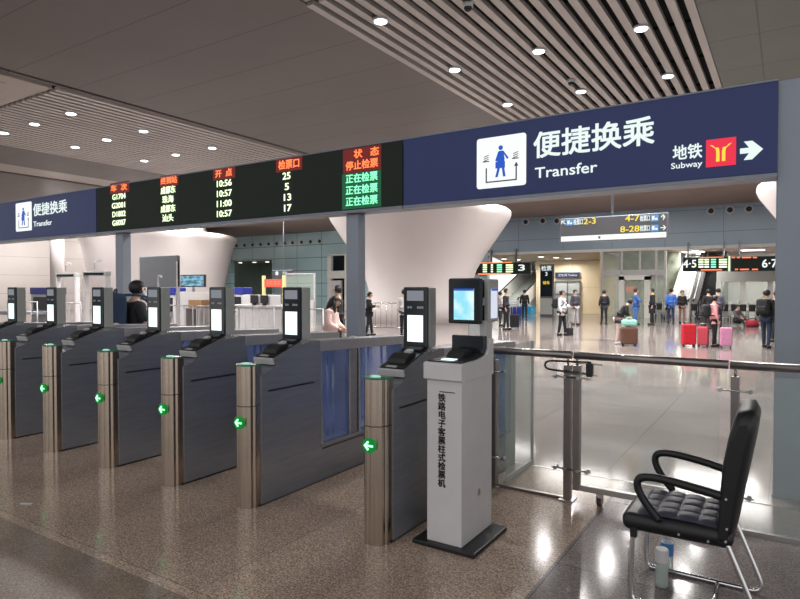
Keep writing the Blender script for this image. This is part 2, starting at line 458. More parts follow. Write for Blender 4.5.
# round vents
hol = [(526, 222), (543, 221), (557, 221), (711, 211), (730, 210), (749, 209), (237, 240), (245, 239.5), (253, 239), (261, 238.3), (269, 237.7), (277, 237), (285, 236.4), (293, 235.8), (302, 235.2), (311, 234.8), (320, 234.4)]
for i, (px, py) in enumerate(hol):
    p = at(px, py, Y=YW)
    t = thing('air_vent', 'round dark air vent high on the back wall, %s' % ('at the left' if px < 400 else 'left of the hanging sign' if px < 600 else 'right of the hanging sign'), 'vent', (p.x, YW-.02, p.z if px > 400 else 5.0), 0, 'round vents high on the back wall %d' % (0 if px < 400 else 1 if px < 600 else 2))
    r = .13 if px > 400 else .12
    MB().cyl((0, -.03, 0), (0, .02, 0), r*1.55, seg=24).build('ring', M['light_pl'], t)
    MB().cyl((0, -.05, 0), (0, 0, 0), r, seg=24).build('nozzle', M['hole'], t)
# recess behind fascia
slab('ceiling', -15.5, 3, YW+.4, 42, FZ-.02, FZ+.2, M['ceil_far'])
wall('wall_back', -15.5, 3, 42, 42.3, 0, FZ, M['white_wall'])
wall('wall_back', -13.3, -8.7, 36.5, 36.9, 0, 3.3, M['cream'])
struct(MB().prism([(YW+.3, 3.56), (36.6, 3.22), (36.6, 3.4), (YW+.3, 3.75)], -15.5, -8.6, axis='x').build('ceiling', mat('beige_soffit', (.42, .36, .28), .6, noise=.05)))
wall('wall_back', -8.75, -8.6, YW+.1, 36.9, 0, 3.6, M['cream'])
wall('wall_left', -25, -24.6, 34.4, 42, 0, 4.2, M['white_wall'])
wall('wall_left', -46, -33.0, 38, 38.3, 0, 3.9, M['dark_green'])
slab('ceiling', -42, -33.0, YW+.4, 38, 3.75, 3.9, M['ceil_far'])
slab('wall_back', -33, -25, 36.5, 36.8, 0, 4.1, M['black'])
# left far wall
wall('wall_left', -70, -41, YW-3, YW-2.6, 0, 5.75, M['pinkwall'])
wall('wall_left', -41, -40.7, YW-3, YW, 0, 5.75, M['pinkwall'])
wall('wall_left', -42.6, -42.3, 7, 31, 0, 6.4, M['pinkwall'])
wall('wall_right', 9.2, 9.5, 12, 42, 0, 7, M['pinkwall'])

# funnel columns
def funnel(px_y, label, base=(3.0,), loc=None, k=1.0, steep=False):
    o = MB()
    prof = [(2.25, 0), (2.25, .8), (2.4, 1.6), (2.65, 2.4), (3.05, 3.1), (3.55, 3.8), (3.92, 4.35), (4.15, 4.7), (4.22, 4.9), (4.2, 5.03), (4.1, 5.12), (3.8, 5.17), (3.2, 5.2), (2.6, 5.28), (2.5, 5.74)]
    if steep: prof = [(r if z > 4.6 else 3.42+.62*(z/4.5)**1.6, z-.12) for r, z in prof]
    o.lathe([(r*k, max(z, 0)) for r, z in prof], seg=72)
    ob = o.build('funnel_column', M['col_white'])
    ob.location = loc
    tag(ob, label, 'column', 'white funnel columns in the hall')
funnel(0, 'wide white funnel-shaped column behind the middle ticket gates and kiosk', loc=(-14.45, 24.1, 0))
funnel(0, 'white funnel-shaped column on the left behind the grey backless screen', loc=(-35.0, 24.9, 0), k=1.17, steep=True)
funnel(0, 'white funnel-shaped column whose rim shows at the right, beside the outer pillar', loc=(3.5, 24.3, 0), k=1.05)

# ------------------------------------------------------------------ overhead signs
YS0, YS1 = 5.3, 5.52
ZB, ZT = 2.425, 3.15
def board(name, label, cat, x0, x1, face):
    t = thing(name, label, cat, ((x0+x1)/2, YS0, ZB), 0)
    w = (x1-x0)/2; h = ZT-ZB
    MB().box(-w, w, .02, YS1-YS0, 0, h).build('housing', M['sign_frame'], t)
    MB().box(-w, w, 0, .018, .035, h-.012).build('face_panel', face, t)
    MB().box(-w, w, -.008, .02, h-.012, h).box(-w, w, -.008, .02, .0, .03).build('frame', M['sign_frame'], t)
    return t
def onb(t, px, py):
    p = at(px, py, Y=YS0-.004); return (p.x-t.location.x, -.004, p.z-ZB)
ts = board('transfer_sign', 'blue backlit transfer sign with a red metro logo and white arrow at the right', 'sign', -3.37, -.07, M['sign_blue'])
td = board('departure_board', 'black LED departure board with red headings and rows of train times', 'display', -9.02, -3.385, M['led_black'])
tl = board('transfer_sign', 'blue backlit transfer sign at the far left end of the overhead board', 'sign', -14.5, -9.035, M['sign_blue'])
PX = (PI/2, 0, 0)
def sgn_text(t, body, cx, cy, x0, x1, size, m=None, bold=.012, fit=True, name='lettering'):
    a = onb(t, x0, cy); b = onb(t, x1, cy); c = onb(t, cx, cy)
    return lettering(body, size, m or M['sign_text'], t, ((a[0]+b[0])/2, -.006, c[2]), PX, bold=bold, fit=abs(b[0]-a[0]) if fit else None, name=name)
sgn_text(ts, '便捷换乘', 594, 140, 534, 654, .25, bold=.016)
sgn_text(ts, 'Transfer', 566, 170.5, 535, 597, .135, bold=.008)
sgn_text(ts, '地铁', 687, 153, 673, 702, .125, bold=.014)
sgn_text(ts, 'Subway', 687, 165, 671, 702, .065, bold=.008)
def pictogram(t, x0, x1, yt, yb):
    a = onb(t, x0, (yt+yb)/2); b = onb(t, x1, (yt+yb)/2); top = onb(t, (x0+x1)/2, yt)[2]; bot = onb(t, (x0+x1)/2, yb)[2]
    cx = (a[0]+b[0])/2; w = abs(b[0]-a[0]); h = top-bot; cz = (top+bot)/2
    p = MB().box(cx-w/2, cx+w/2, -.012, .0, bot, top, bevel=.004)
    # rounded corners
    p = MB(); pts = []
    rr = .025
    for (sx_, sz_, a0) in ((1, 1, 0), (-1, 1, 90), (-1, -1, 180), (1, -1, 270)):
        for k in range(5):
            an = R(a0+k*22.5)
            pts.append((cx+sx_*(w/2-rr)+rr*math.cos(an), cz+sz_*(h/2-rr)+rr*math.sin(an)))
    p.prism(pts, -.008, 0, axis='y')
    pic = p.build('pictogram_panel', M['sign_white'], t)
    f = MB()
    def q(u, v): return (cx+u*w, cz+v*h)
    # person carrying a case
    hd = [(cx+.045*w*math.cos(2*PI*k/14), cz+.27*h+.045*w*math.sin(2*PI*k/14)) for k in range(14)]
    f.prism(hd, -.012, -.008, axis='y')
    f.prism([q(-.04, .21), q(.05, .21), q(.08, .05), q(.06, -.1), q(-.06, -.1), q(-.07, .05)], -.012, -.008, axis='y')
    f.prism([q(.03, .2), q(.06, .2), q(.16, .06), q(.13, .03)], -.012, -.008, axis='y')
    f.prism([q(-.05, .2), q(-.02, .18), q(-.08, .0), q(-.11, .03)], -.012, -.008, axis='y')
    f.prism([q(-.105, 0), q(.09, .0), q(.09, -.13), q(-.105, -.13)], -.0135, -.012, axis='y')
    f.prism([q(-.06, -.1), q(-.01, -.1), q(-.06, -.3), q(-.11, -.3)], -.012, -.008, axis='y')
    f.prism([q(.02, -.1), q(.07, -.1), q(.1, -.3), q(.05, -.3)], -.012, -.008, axis='y')
    f.build('person_symbol', M['icon_blue'], pic)
    g = MB()
    g.prism([q(-.31, -.1), q(-.285, -.1), q(-.285, -.37), q(.30, -.37), q(.30, -.12), q(.325, -.12), q(.325, -.395), q(-.31, -.395)], -.011, -.008, axis='y')
    g.prism([q(.27, -.12), q(.355, -.12), q(.3125, -.04)], -.011, -.008, axis='y')
    for sx_, dz in ((-1, .0), (1, .0)):
        for k in range(3):
            g.prism([q(.30*sx_-.05, .13-.04*k+dz), q(.30*sx_+.05, .16-.04*k+dz), q(.30*sx_+.05, .145-.04*k+dz), q(.30*sx_-.05, .115-.04*k+dz)], -.011, -.008, axis='y')
        g.prism([q(.30*sx_-.07, .02), q(.30*sx_+.06, .02), q(.30*sx_+.06, .04), q(.30*sx_-.07, .04)], -.011, -.008, axis='y')
    g.build('path_arrow', M['icon_grey'], pic)
pictogram(ts, 477, 526, 136, 187)
# red logo and arrow
a = onb(ts, 706, 153); b = onb(ts, 736, 152); top = onb(ts, 721, 138.5)[2]; bot = onb(ts, 721, 166)[2]
lg = MB().box(a[0], b[0], -.008, 0, bot, top).build('metro_logo', M['sign_red'], ts)
cx, cz, w, h = (a[0]+b[0])/2, (bot+top)/2, b[0]-a[0], top-bot
g = MB()
for s_ in (-1, 1):
    pts = []
    path = [(.34, .30), (.22, .27), (.13, .17), (.10, .02), (.10, -.33)]
    wd = .07
    outer = [(cx+s_*(u+wd)*w*.9, cz+v*h) for u, v in path]
    inner = [(cx+s_*(u-wd*.8)*w*.9, cz+(v-(.09 if i < 2 else 0))*h) for i, (u, v) in enumerate(path)]
    g.prism(outer+inner[::-1], -.012, -.008, axis='y')
g.build('logo_strokes', M['sign_yellow'], lg)
a = onb(ts, 740, 151); b = onb(ts, 763, 149.5); cz = onb(ts, 752, 150)[2]
x0, x1 = a[0], b[0]; hh = .07
MB().prism([(x0, cz-.02), (x0, cz+.02), (x1-.09, cz+.02), (x1-.125, cz+hh), (x1-.07, cz+hh), (x1, cz), (x1-.07, cz-hh), (x1-.125, cz-hh), (x1-.09, cz-.02)], -.008, 0, axis='y').build('arrow', M['sign_text'], ts)
# left sign
sgn_text(tl, '便捷换乘', 50, 209, 33.5, 67, .225, bold=.012)
sgn_text(tl, 'Transfer', 42, 223.5, 33.5, 52, .125, bold=.006)
pictogram(tl, 16, 31.5, 202.5, 231)
# departure board
def led(body, cx, cy, x0, x1, size, m): sgn_text(td, body, cx, cy, x0, x1, size, m, bold=.014)
led('车  次', 120, 188, 111, 127, .105, M['led_red'])
for k, s_ in enumerate(('G1704', 'G2001', 'D1802', 'G6007')): led(s_, 120, 196.7+8.7*k, 112.5, 125.5, .115, M['led_white'])
led('终到站', 168, 181, 161, 177, .105, M['led_red'])
for k, s_ in enumerate(('成都东', '珠海', '成都东', '汕头')): led(s_, 168, 190.5+9.3*k, 161 if k % 2 == 0 else 162.5, 175.5 if k % 2 == 0 else 173.5, .11, M['led_white'])
led('开  点', 224, 173.5, 215.5, 232, .105, M['led_red'])
for k, s_ in enumerate(('10:56', '10:57', '11:00', '10:57')): led(s_, 223.5, 183.6+10.1*k, 216.5, 231, .115, M['led_white'])
led('检票口', 289, 164.7, 279, 299.5, .115, M['led_red'])
for k, (s_, a_, b_) in enumerate((('25', 283, 290.5), ('5', 285, 289), ('13', 283.5, 290.5), ('17', 283.5, 290.5))): led(s_, 287, 176.2+10.7*k, a_, b_, .115, M['led_white'])
led('状   态', 367, 153, 354, 379, .10, M['led_red'])
led('停止检票', 362, 165, 346, 378, .105, M['led_red'])
for k in range(3): led('正在检票', 362, 178.0+11.6*k, 346, 377.5, .105, M['led_green'])
def glow_field(x0, x1, y0, y1, m):  # flat emissive patches painting in the blurred glow round the LED text
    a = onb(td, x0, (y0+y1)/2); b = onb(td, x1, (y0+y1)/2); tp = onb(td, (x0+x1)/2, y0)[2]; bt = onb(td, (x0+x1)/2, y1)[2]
    MB().box(a[0], b[0], -.003, 0, bt, tp).build('painted_led_glow', m, td)
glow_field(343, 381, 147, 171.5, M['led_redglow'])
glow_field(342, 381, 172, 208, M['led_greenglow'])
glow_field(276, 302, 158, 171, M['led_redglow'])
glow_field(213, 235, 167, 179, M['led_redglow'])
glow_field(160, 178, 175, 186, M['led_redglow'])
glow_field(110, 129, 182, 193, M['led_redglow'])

# pillars carrying the board
for x, zt, lab, w in ((.02, 3.16, 'tall blue-grey steel pillar at the right edge holding the sign end', .19), (-4.10, ZB, 'blue-grey steel pillar under the middle of the departure board', .17), (-8.55, ZB, 'blue-grey steel pillar under the left end of the departure board', .19), (-13.0, ZB, 'blue-grey steel pillar at the left edge under the transfer sign', .19)):
    t = thing('pillar', lab, 'pillar', (x, 5.44, 0), 0, 'pillars under the overhead board')
    MB().box(-w/2, w/2, -.07, .07, 0, zt, bevel=.008).build('shaft', M['pillar'], t)
    MB().box(-w/2-.006, w/2+.006, -.076, .076, 0, .02).build('base_collar', M['pillar'], t)

# ------------------------------------------------------------------ ticket gates
def make_gate():
    t = thing('ticket_gate', 'x', 'ticket gate', (0, 3.04, 0))
    # fluted front post
    def post_sec(scale=1.0):
        pts = []
        n = 84
        for k in range(n+1):
            an = PI + PI*k/n
            fl = .0075*abs(math.cos(an*4.5))-.0035
            r = (.082+fl)*scale
            pts.append((r*math.cos(an), r*math.sin(an)*1.0))
        pts += [(.084*scale, .05), (-.084*scale, .05)]
        return pts
    mb = MB(); mb.prism(post_sec(), .0, .738, axis='z'); mb.prism(post_sec(), .743, 1.03, axis='z')
    mb.prism(post_sec(.98), .73, .75, axis='z')
    po = mb.build('front_post', M['steel_warm'], t)
    for f in po.data.polygons: f.use_smooth = abs(f.normal.z) < .5
    po.data.set_sharp_from_angle(angle=R(24))
    # soft shading on the curved skin only
    MB().prism(post_sec(1.004), .7375, .7435, axis='z').build('post_seam', M['black'], po)
    cp = MB(); cp.prism(post_sec(1.02), 1.03, 1.042, axis='z'); cap = cp.build('post_cap', M['green_cap'], t)
    MB().lathe([(.045, 0), (.04, .006), (.02, .01)], c=(0, -.02, 1.042), seg=20, sx=.8, sy=.6).build('cap_lamp', M['cap_lamp'], cap)
    # lane indicator
    ind = MB().cyl((0, -.098, .625), (0, -.075, .625), .047, seg=28).build('lane_indicator', M['green_disc'], t)
    ar = MB(); y0, y1 = -.1025, -.098
    z = .625
    ar.prism([(-.034, z), (-.006, z+.029), (.004, z+.022), (-.012, z+.0055), (.034, z+.0055), (.034, z-.0055), (-.012, z-.0055), (.004, z-.022), (-.006, z-.029)], y0, y1, axis='y')
    ar.build('arrow', M['green_arrow'], ind)
    # body
    b = MB(); W = .094
    b.prism([(.04, .0), (.70, .0), (.70, 1.165), (.60, 1.168), (.52, 1.15), (.20, 1.03), (.12, .985), (.04, .96)], -W, W)
    b.box(-W, W, .70, 2.05, 0, .30)
    b.box(-W-.004, W+.004, .70, 2.05, .285, .31)
    b.box(-W, W, 1.94, 2.05, .3, 1.06)
    b.box(-W+.015, W-.015, 1.10, 1.22, .3, 1.08)
    b.build('body', M['steel_dark'], t)
    MB().prism([(.70, 1.075), (2.05, 1.035), (2.05, 1.115), (.70, 1.165)], -W-.004, W+.004, bevel=.003).build('top_rail', M['rail_grey'], t)
    tr = MB()
    tr.box(-W-.004, W+.004, .70, .725, .31, 1.075)
    tr.box(-W-.004, W+.004, 1.225, 1.24, .31, 1.07)
    tr.box(-W-.004, W+.004, 1.08, 1.095, .31, 1.07)
    tr.build('window_frame', M['chrome_dull'], t)
    sm = MB()
    for s_ in (-1, 1): sm.box(s_*W-.003, s_*W+.003, .11, .62, .828, .84)
    for s_ in (-1, 1): sm.box(s_*W-.002, s_*W+.002, .72, 2.04, .262, .272)
    sm.box(-W, W, .02, 2.05, 0, .012)  # thin black strip painting in the shadow along the gate foot
    sm.build('seam_and_base_shade', M['black'], t)
    for y0, y1 in ((.725, 1.08), (1.24, 1.94)):
        p = MB().box(-W+.01, -W+.018, y0, y1, .31, 1.07).box(W-.018, W-.01, y0, y1, .31, 1.07).build('window_pane', M['glass_blue'], t)
    MB().box(-.025, .025, 1.12, 1.36, .36, 1.03).build('flap', M['grey_pl'], t)
    MB().box(-W+.02, W-.02, .73, 1.93, .31, .335).build('inner_ledge', M['light_pl'], t)
    mb = MB()
    for y_ in (.90, .98, 1.50, 1.72): mb.cyl((0, y_, .33), (0, y_, 1.07), .012, seg=10)
    mb.build('highlight_rods', M['chrome'], t)  # added chrome rods, imitating vertical highlights in the window panes
    # sloped scanner tray
    sl = math.atan2(.115, .34)
    Mx = Matrix.Translation((.004, .15, 1.035)) @ Matrix.Rotation(sl, 4, 'X')
    tr = MB().box(-W-.001, W+.001, 0.01, .34, -.02, .032, bevel=.003, M4=Mx).build('scanner_tray', M['steel_dark'], t)
    MB().box(-W-.004, W+.004, -.004, .014, -.012, .036, bevel=.003, M4=Mx).build('tray_lip', M['light_pl'], tr)
    MB().box(-W+.004, W-.004, .02, .335, .032, .042, M4=Mx).build('tray_top', M['black'], tr)
    hp = MB(); hp.prism([(.08, .04), (.10, .068), (.16, .08), (.22, .062), (.24, .04)], -W+.02, W-.03, M4=Mx, bevel=.006)
    hp.build('card_reader', M['rubber'], tr)
    MB().box(-.05, .03, .02, .045, .042, .045, M4=Mx).build('reader_window', M['grey_pl'], tr)
    MB().box(.0, .05, .19, .23, .066, .082, M4=Mx).build('ticket_slip', M['light_pl'], tr)
    mb = MB(); mb.box(-W+.015, W-.015, .275, .325, .042, .06, M4=Mx, bevel=.004).build('printer_slot', M['rubber'], tr)
    # display terminal
    nk = MB().box(-.055, .075, .47, .56, 1.14, 1.2, bevel=.006).build('terminal_neck', M['grey_pl'], t)
    h = MB().box(-.098, .098, .475, .575, 1.185, 1.60, bevel=.006).build('display_housing', M['grey_pl'], t)
    MB().box(-.098, .098, .455, .476, 1.18, 1.603, bevel=.008).build('bezel', M['blackgloss'], h)
    MB().box(-.062, .062, .451, .456, 1.225, 1.408).build('screen', M['scr_white'], h)
    MB().box(-.066, .066, .452, .456, 1.508, 1.578).build('status_screen', M['scr_grey'], h)
    ic = MB()
    for k, x in enumerate((-.055, -.035, .022, .04, .058)): ic.box(x-.007, x+.007, .4535, .456, 1.455, 1.47)
    ic.build('icon_row', M['grey_pl'], h)
    return t
gate = make_gate()
glab = ['grey steel ticket gate with green arrow, right beside the white kiosk',
        'grey steel ticket gate showing its blue glass side window, second from the kiosk',
        'grey steel ticket gate with green arrow, third from the white kiosk',
        'grey steel ticket gate with green arrow, in front of the man with the backpack',
        'grey steel ticket gate with green arrow, fifth from the white kiosk',
        'grey steel ticket gate partly cut by the left edge of the picture',
        'ticket gate of which only the raised display shows at the left edge']
gx = [-2.14, -3.295, -4.175, -5.075, -6.02, -6.94, -7.84]
gates = []
for i, x in enumerate(gx):
    g = gate if i == 0 else copy_tree(gate)
    g.location = (x-.016, 3.085, 0); g['label'] = glab[i]; g['group'] = 'row of ticket gates'
    gates.append(g)
for i, x in enumerate(gx[:6]):
    t = thing('dome_sensor', 'small white dome sensor on top of the %s ticket gate from the kiosk' % ('nearest', 'second', 'third', 'fourth', 'fifth', 'sixth')[i], 'sensor', (x+.02, 4.3, 1.119), 0, 'dome sensors on the gates')
    MB().lathe([(.05, 0), (.05, .012)], seg=20).build('base', M['light_pl'], t)
    MB().ball((0, 0, .012), .045, sc=(1, 1, .8)).build('dome', M['white_paint'], t)

# ------------------------------------------------------------------ white kiosk
K = thing('ticket_check_kiosk', 'white pillar-shaped ticket checking kiosk with black lettering on a black base', 'kiosk', (-1.752, 3.435, 0))
kx = .12
MB().box(-.205, .222, -.26, .24, 0, .028, bevel=.006).build('base_plate', M['black'], K)
mb = MB()
mb.box(-kx, kx, -.22, .22, .028, 1.05, bevel=.004)
mb.prism([(-.245, 1.04), (-.245, 1.135), (-.23, 1.142), (-.02, 1.145), (.06, 1.155), (.12, 1.168), (.15, 1.20), (.16, 1.265), (.22, 1.265), (.22, 1.03), (-.225, 1.03)], -kx-.012, kx+.012, bevel=.003)
mb.build('body', M['white_paint'], K)
MB().box(-kx-.004, kx-.006, .11, .158, 1.15, 1.285, bevel=.008).build('rear_panel', M['blackgloss'], K)
tp = MB(); tp.prism([(-.22, 1.143), (-.22, 1.150), (-.02, 1.153), (.06, 1.163), (.115, 1.172), (.115, 1.16), (.06, 1.15), (-.02, 1.14)], -kx+.004, kx-.004)
tpo = tp.build('scanner_panel', M['black'], K)
MB().box(-.05, .035, -.17, -.11, 1.149, 1.156).build('scan_window', M['scr_white'], tpo)
hp = MB(); hp.prism([(-.05, 1.15), (-.01, 1.185), (.06, 1.205), (.11, 1.19), (.11, 1.16)], -.085, .03, bevel=.008)
hp.build('card_reader', M['rubber'], tpo)
MB().box(-.03, .075, -.223, -.2195, .960, .965).build('slot', M['black'], K)
lettering('\n'.join('铁路电子客票柱式检票机'), .0525, M['black'], K, (-.015, -.2215, .948), PX, bold=.03, ext=.0008, line=1.0, valign='TOP')
lk = MB().cyl((kx-.001, .02, .30), (kx+.003, .02, .30), .026, seg=24).build('side_lock', M['light_pl'], K)
MB().cyl((kx+.001, .02, .30), (kx+.005, .02, .30), .018, seg=20).build('lock_core', M['steel'], lk)
# stem and two face terminals
st = MB(); st.box(.045, .085, .19, .30, 1.22, 1.38, bevel=.004); MB().box(-.10, .07, .19, .21, 1.48, 1.53).build('cross_arm', M['grey_pl'], K)
st.build('terminal_stem', M['light_pl'], K)
def terminal(parent, ang, c, w=.245, h=.315, scr='scr_tab', bz='blackgloss'):
    X = Matrix.Translation(c) @ Matrix.Rotation(ang, 4, 'Z')
    bz_ = MB().box(-w/2, w/2, -.02, .018, -h/2, h/2, bevel=.012, seg=3, M4=X).build('face_terminal', M[bz], parent)
    s = MB().box(-w*.31, w*.30, -.0235, -.0195, -h*.41, h*.27, M4=X).build('screen', M[scr], bz_)
    MB().box(-w*.31, w*.30, -.0245, -.0235, h*.225, h*.27, M4=X).build('title_bar', M['icon_blue'], s)
    return bz_
m = mat('tablet_screen', (.02, .02, .02), .3, emit=(.5, .9, .98), es=1.0, noise=0)
nt = m.node_tree; n = nt.nodes.new('ShaderNodeTexNoise'); n.inputs['Scale'].default_value = 9
tcn = nt.nodes.new('ShaderNodeTexCoord'); nt.links.new(tcn.outputs['Object'], n.inputs['Vector'])
cr = nt.nodes.new('ShaderNodeValToRGB'); cr.color_ramp.elements[0].color = (.30, .78, .95, 1); cr.color_ramp.elements[1].color = (.75, 1, .98, 1)
cr.color_ramp.elements[0].position = .4; cr.color_ramp.elements[1].position = .62
nt.links.new(n.outputs['Fac'], cr.inputs['Fac']); nt.links.new(cr.outputs['Color'], nt.nodes['Principled BSDF'].inputs['Emission Color'])
M['scr_tab'] = m
M['scr_pale'] = emi('pale_screen', (.8, .85, 1), .85)
p = at(464, 301, Y=3.55)
terminal(K, 0, (p.x+1.76, 3.55-3.43, p.z), w=.238, h=.30)
mb_ = MB().box(p.x+1.76-.02, p.x+1.76+.03, .13, .195, 1.46, 1.55).build('bracket', M['grey_pl'], K)
p = at(491, 300.5, Y=3.72)
terminal(K, PI/2, (p.x+1.745, 3.735-3.43, p.z), w=.165, h=.29, scr='scr_pale', bz='grey_pl')
MB().box(p.x+1.76-.085, p.x+1.76-.036, .21, .39, p.z-.145, p.z+.14, bevel=.015).build('terminal_back', M['black'], K)

# ------------------------------------------------------------------ glass barrier with rails
YR = 4.46
def barrier_section(name, label, x0, x1, posts, glass=True, foot=True, frame=False):
    t = thing(name, label, 'barrier', (x0, YR, 0), 0, 'glass barrier sections')
    L = x1-x0
    MB().cyl((0, 0, 1.095), (L, 0, 1.095), .029, seg=20).build('handrail', M['steel_rail'], t)
    for px_ in posts:
        mb = MB().box(px_-.025, px_+.025, -.03, .03, .012 if not frame else .09, 1.02, bevel=.003)
        mb.cyl((px_, 0, 1.0), (px_, 0, 1.08), .009)
        po = mb.build('post', M['steel_rail'], t)
        if foot:
            MB().box(px_-.055, px_+.055, -.06, .06, 0, .012, bevel=.003).build('foot_plate', M['steel'], po)
        for z in (.93, .24):
            c = MB()
            c.cyl((px_-.085, -.028, z), (px_+.085, -.028, z), .006, seg=10)
            for s_ in (-1, 1):
                c.cyl((px_+s_*.085, -.04, z), (px_+s_*.085, .012, z), .014, seg=12)
                c.cyl((px_+s_*.085, -.028, z), (px_+s_*.118, -.028, z), .011, .002, seg=10)
            c.build('glass_clamp', M['chrome_dull'], po)
    return t
b1 = barrier_section('glass_barrier', 'fixed glass barrier panel between the last ticket gate and the twin steel posts', -1.985, -1.345, (.015, .612))
MB().box(.04, .58, -.006, .006, .03, 1.03).build('glass_panel', M['glass'], b1)
MB().box(.03, .58, -.012, .012, 0, .02).build('bottom_channel', M['steel_rail'], b1)
b2 = barrier_section('barrier_gate', 'movable glass barrier gate with bottom rail and castor, closed by a black lock', -1.325, -.315, (.02,), foot=False, frame=True)
MB().box(.0, .97, -.02, .02, .09, .135, bevel=.004).build('bottom_rail', M['steel'], b2)
MB().box(.03, .96, -.006, .006, .135, 1.04).build('glass_panel', M['glass'], b2)
cs = MB().box(.17, .21, -.02, .02, .065, .09).box(.168, .174, -.022, .022, .02, .075).box(.206, .212, -.022, .022, .02, .075).build('castor', M['chrome_dull'], b2)
MB().cyl((.176, 0, .028), (.204, 0, .028), .028, seg=20).build('wheel', mat('brown_rubber', (.06, .03, .025), .5, noise=.1), cs)
b3 = barrier_section('glass_barrier', 'glass barrier panel behind the chair running to the right pillar', -.305, 1.6, (.03, 1.3))
MB().box(.06, 1.28, -.006, .006, .03, 1.03).build('glass_panel', M['glass'], b3)
MB().box(.05, 1.28, -.015, .015, 0, .03).build('bottom_channel', M['steel'], b3)
# U-lock through the twin posts
p = at(548, 366, Y=YR-.06)
U = thing('u_lock', 'black U-shaped bicycle lock hooked round the two steel posts below the handrail', 'lock', (p.x, YR-.055, 1.0))
MB().tube([(.32, 0, .055), (.05, 0, .05), (-.01, 0, .045), (-.03, 0, .015), (-.01, 0, -.015), (.05, 0, -.02), (.28, 0, -.03)], .008, sub=2).build('shackle', M['black'], U)
MB().tube([(.15, -.001, .052), (.40, -.001, .042)], .0065).tube([(.12, -.001, -.028), (.36, -.001, -.035)], .0065).tube([(.1, .0, -.05), (.24, 0, -.052)], .005).build('bare_bar', M['chrome_dull'], U)
MB().box(.285, .335, -.02, .02, -.05, .05, bevel=.01).build('lock_body', M['black'], U)
# ground track line behind the barrier and right of it
struct(MB().box(-8.0, 6, 5.14, 5.17, 0, .002).build('trim_8', M['steel']))

# ------------------------------------------------------------------ office chair
CH = thing('visitor_chair', 'black leather armchair with quilted seat and chrome sled legs', 'chair', (-.412, 3.405, 0), R(.5))
CH.scale = (.91, 1, 1)
sw = .235
for s_ in (-1, 1):
    y = s_*.215
    fr = MB().tube([(-.25, y, .40), (-.262, y, .30), (-.27, y, .06), (-.255, y, .012), (-.2, y, .012), (.26, y, .012), (.335, y, .014), (.355, y, .045), (.335, y, .10), (.20, y, .40)], .0135, sub=2)
    fr.build('leg', M['chrome'], CH)
    a = MB().tube([(.175, s_*.235, .62), (.04, s_*.25, .645), (-.12, s_*.255, .665), (-.215, s_*.255, .66), (-.235, s_*.255, .61), (-.19, s_*.25, .53), (-.12, s_*.245, .455)], [.017, .017, .017, .018, .019, .019, .02, .02, .02, .02, .019, .019, .018, .018, .018, .018, .017, .017, .017, .017, .016, .016, .016, .016, .016, .016, .016, .016, .016][:26], sub=2) if False else MB().tube([(.175, s_*.235, .62), (.04, s_*.25, .645), (-.12, s_*.255, .665), (-.215, s_*.255, .66), (-.235, s_*.255, .61), (-.19, s_*.25, .53), (-.12, s_*.245, .455)], .0205, sub=2)
    a.build('armrest', M['leather'], CH)
for x_, z_ in ((.13, .012), (.17, .385), (-.24, .385)): MB().cyl((x_, -.215, z_), (x_, .215, z_), .0105).build('crossbar', M['chrome'], CH)
for s_ in (-1, 1): MB().box(-.27, -.235, s_*.215-.014, s_*.215+.014, .335, .40).build('leg_socket', M['black'], CH)
# seat cushion: rounded slab
def cushion(nx, ny, f, mi_fn):
    pass
b = MB().box(-.318, .235, -sw, sw, .365, .455, bevel=.04, seg=4); so = b.build('seat', M['leather'], CH)
for f in so.data.polygons: f.use_smooth = True
# quilted top, 4 x 4 puffed squares
bm = bmesh.new(); n = 48
x0, x1, y0, y1 = -.245, .175, -.205, .205
vs = []
for i in range(n+1):
    row = []
    for j in range(n+1):
        u, v = i/n, j/n
        px_ = abs(math.sin(u*4*PI)); py_ = abs(math.sin(v*4*PI))
        e = min(u, 1-u, v, 1-v)
        z = .452 + .022*(min(1, e*14))*(.35+.65*(px_*py_)**.35) + .008*math.sin(u*PI)
        row.append(bm.verts.new((x0+(x1-x0)*u, y0+(y1-y0)*v, z)))
    vs.append(row)
for i in range(n):
    for j in range(n):
        f = bm.faces.new((vs[i][j], vs[i+1][j], vs[i+1][j+1], vs[i][j+1])); f.smooth = True
q = MB(); me = bpy.data.meshes.new('t'); bm.to_mesh(me); bm.free(); q.bm.from_mesh(me); bpy.data.meshes.remove(me)
q.box(x0, x1, y0, y1, .44, .4525)
q.build('quilted_top', M['quilt'], so)
# backrest: thick curved pad
prof_f = [(.165, .40), (.175, .50), (.178, .62), (.188, .75), (.212, .88), (.238, .98), (.258, 1.02)]
prof_b = [(.325, 1.025), (.345, .99), (.33, .88), (.305, .75), (.275, .60), (.255, .48), (.235, .39)]
bk = bmesh.new(); outline = prof_f + prof_b; cols_ = []
ny = 14
for j in range(ny+1):
    v = -1+2*j/ny
    edge = max(0, abs(v)-.72)/.28
    row = []
    cxm = [((prof_f[min(i, 6)][0])) for i in range(len(outline))]
    for i, (x, z) in enumerate(outline):
        xm = (outline[i][0]+outline[len(outline)-1-i][0])/2; zm = (outline[i][1]+outline[len(outline)-1-i][1])/2
        k = 1-.45*edge**2
        zz = z
        if z > .9: zz = z-.06*edge**2
        bow = .02*(v*v)
        row.append(bk.verts.new((xm+(x-xm)*k-bow, v*.235, zm+(zz-zm))))
    cols_.append(row)
m_ = len(outline)
for j in range(ny):
    for i in range(m_):
        f = bk.faces.new((cols_[j][i], cols_[j][(i+1) % m_], cols_[j+1][(i+1) % m_], cols_[j+1][i])); f.smooth = True
bk.faces.new(cols_[0][::-1]); bk.faces.new(cols_[-1])
bmesh.ops.recalc_face_normals(bk, faces=bk.faces[:])
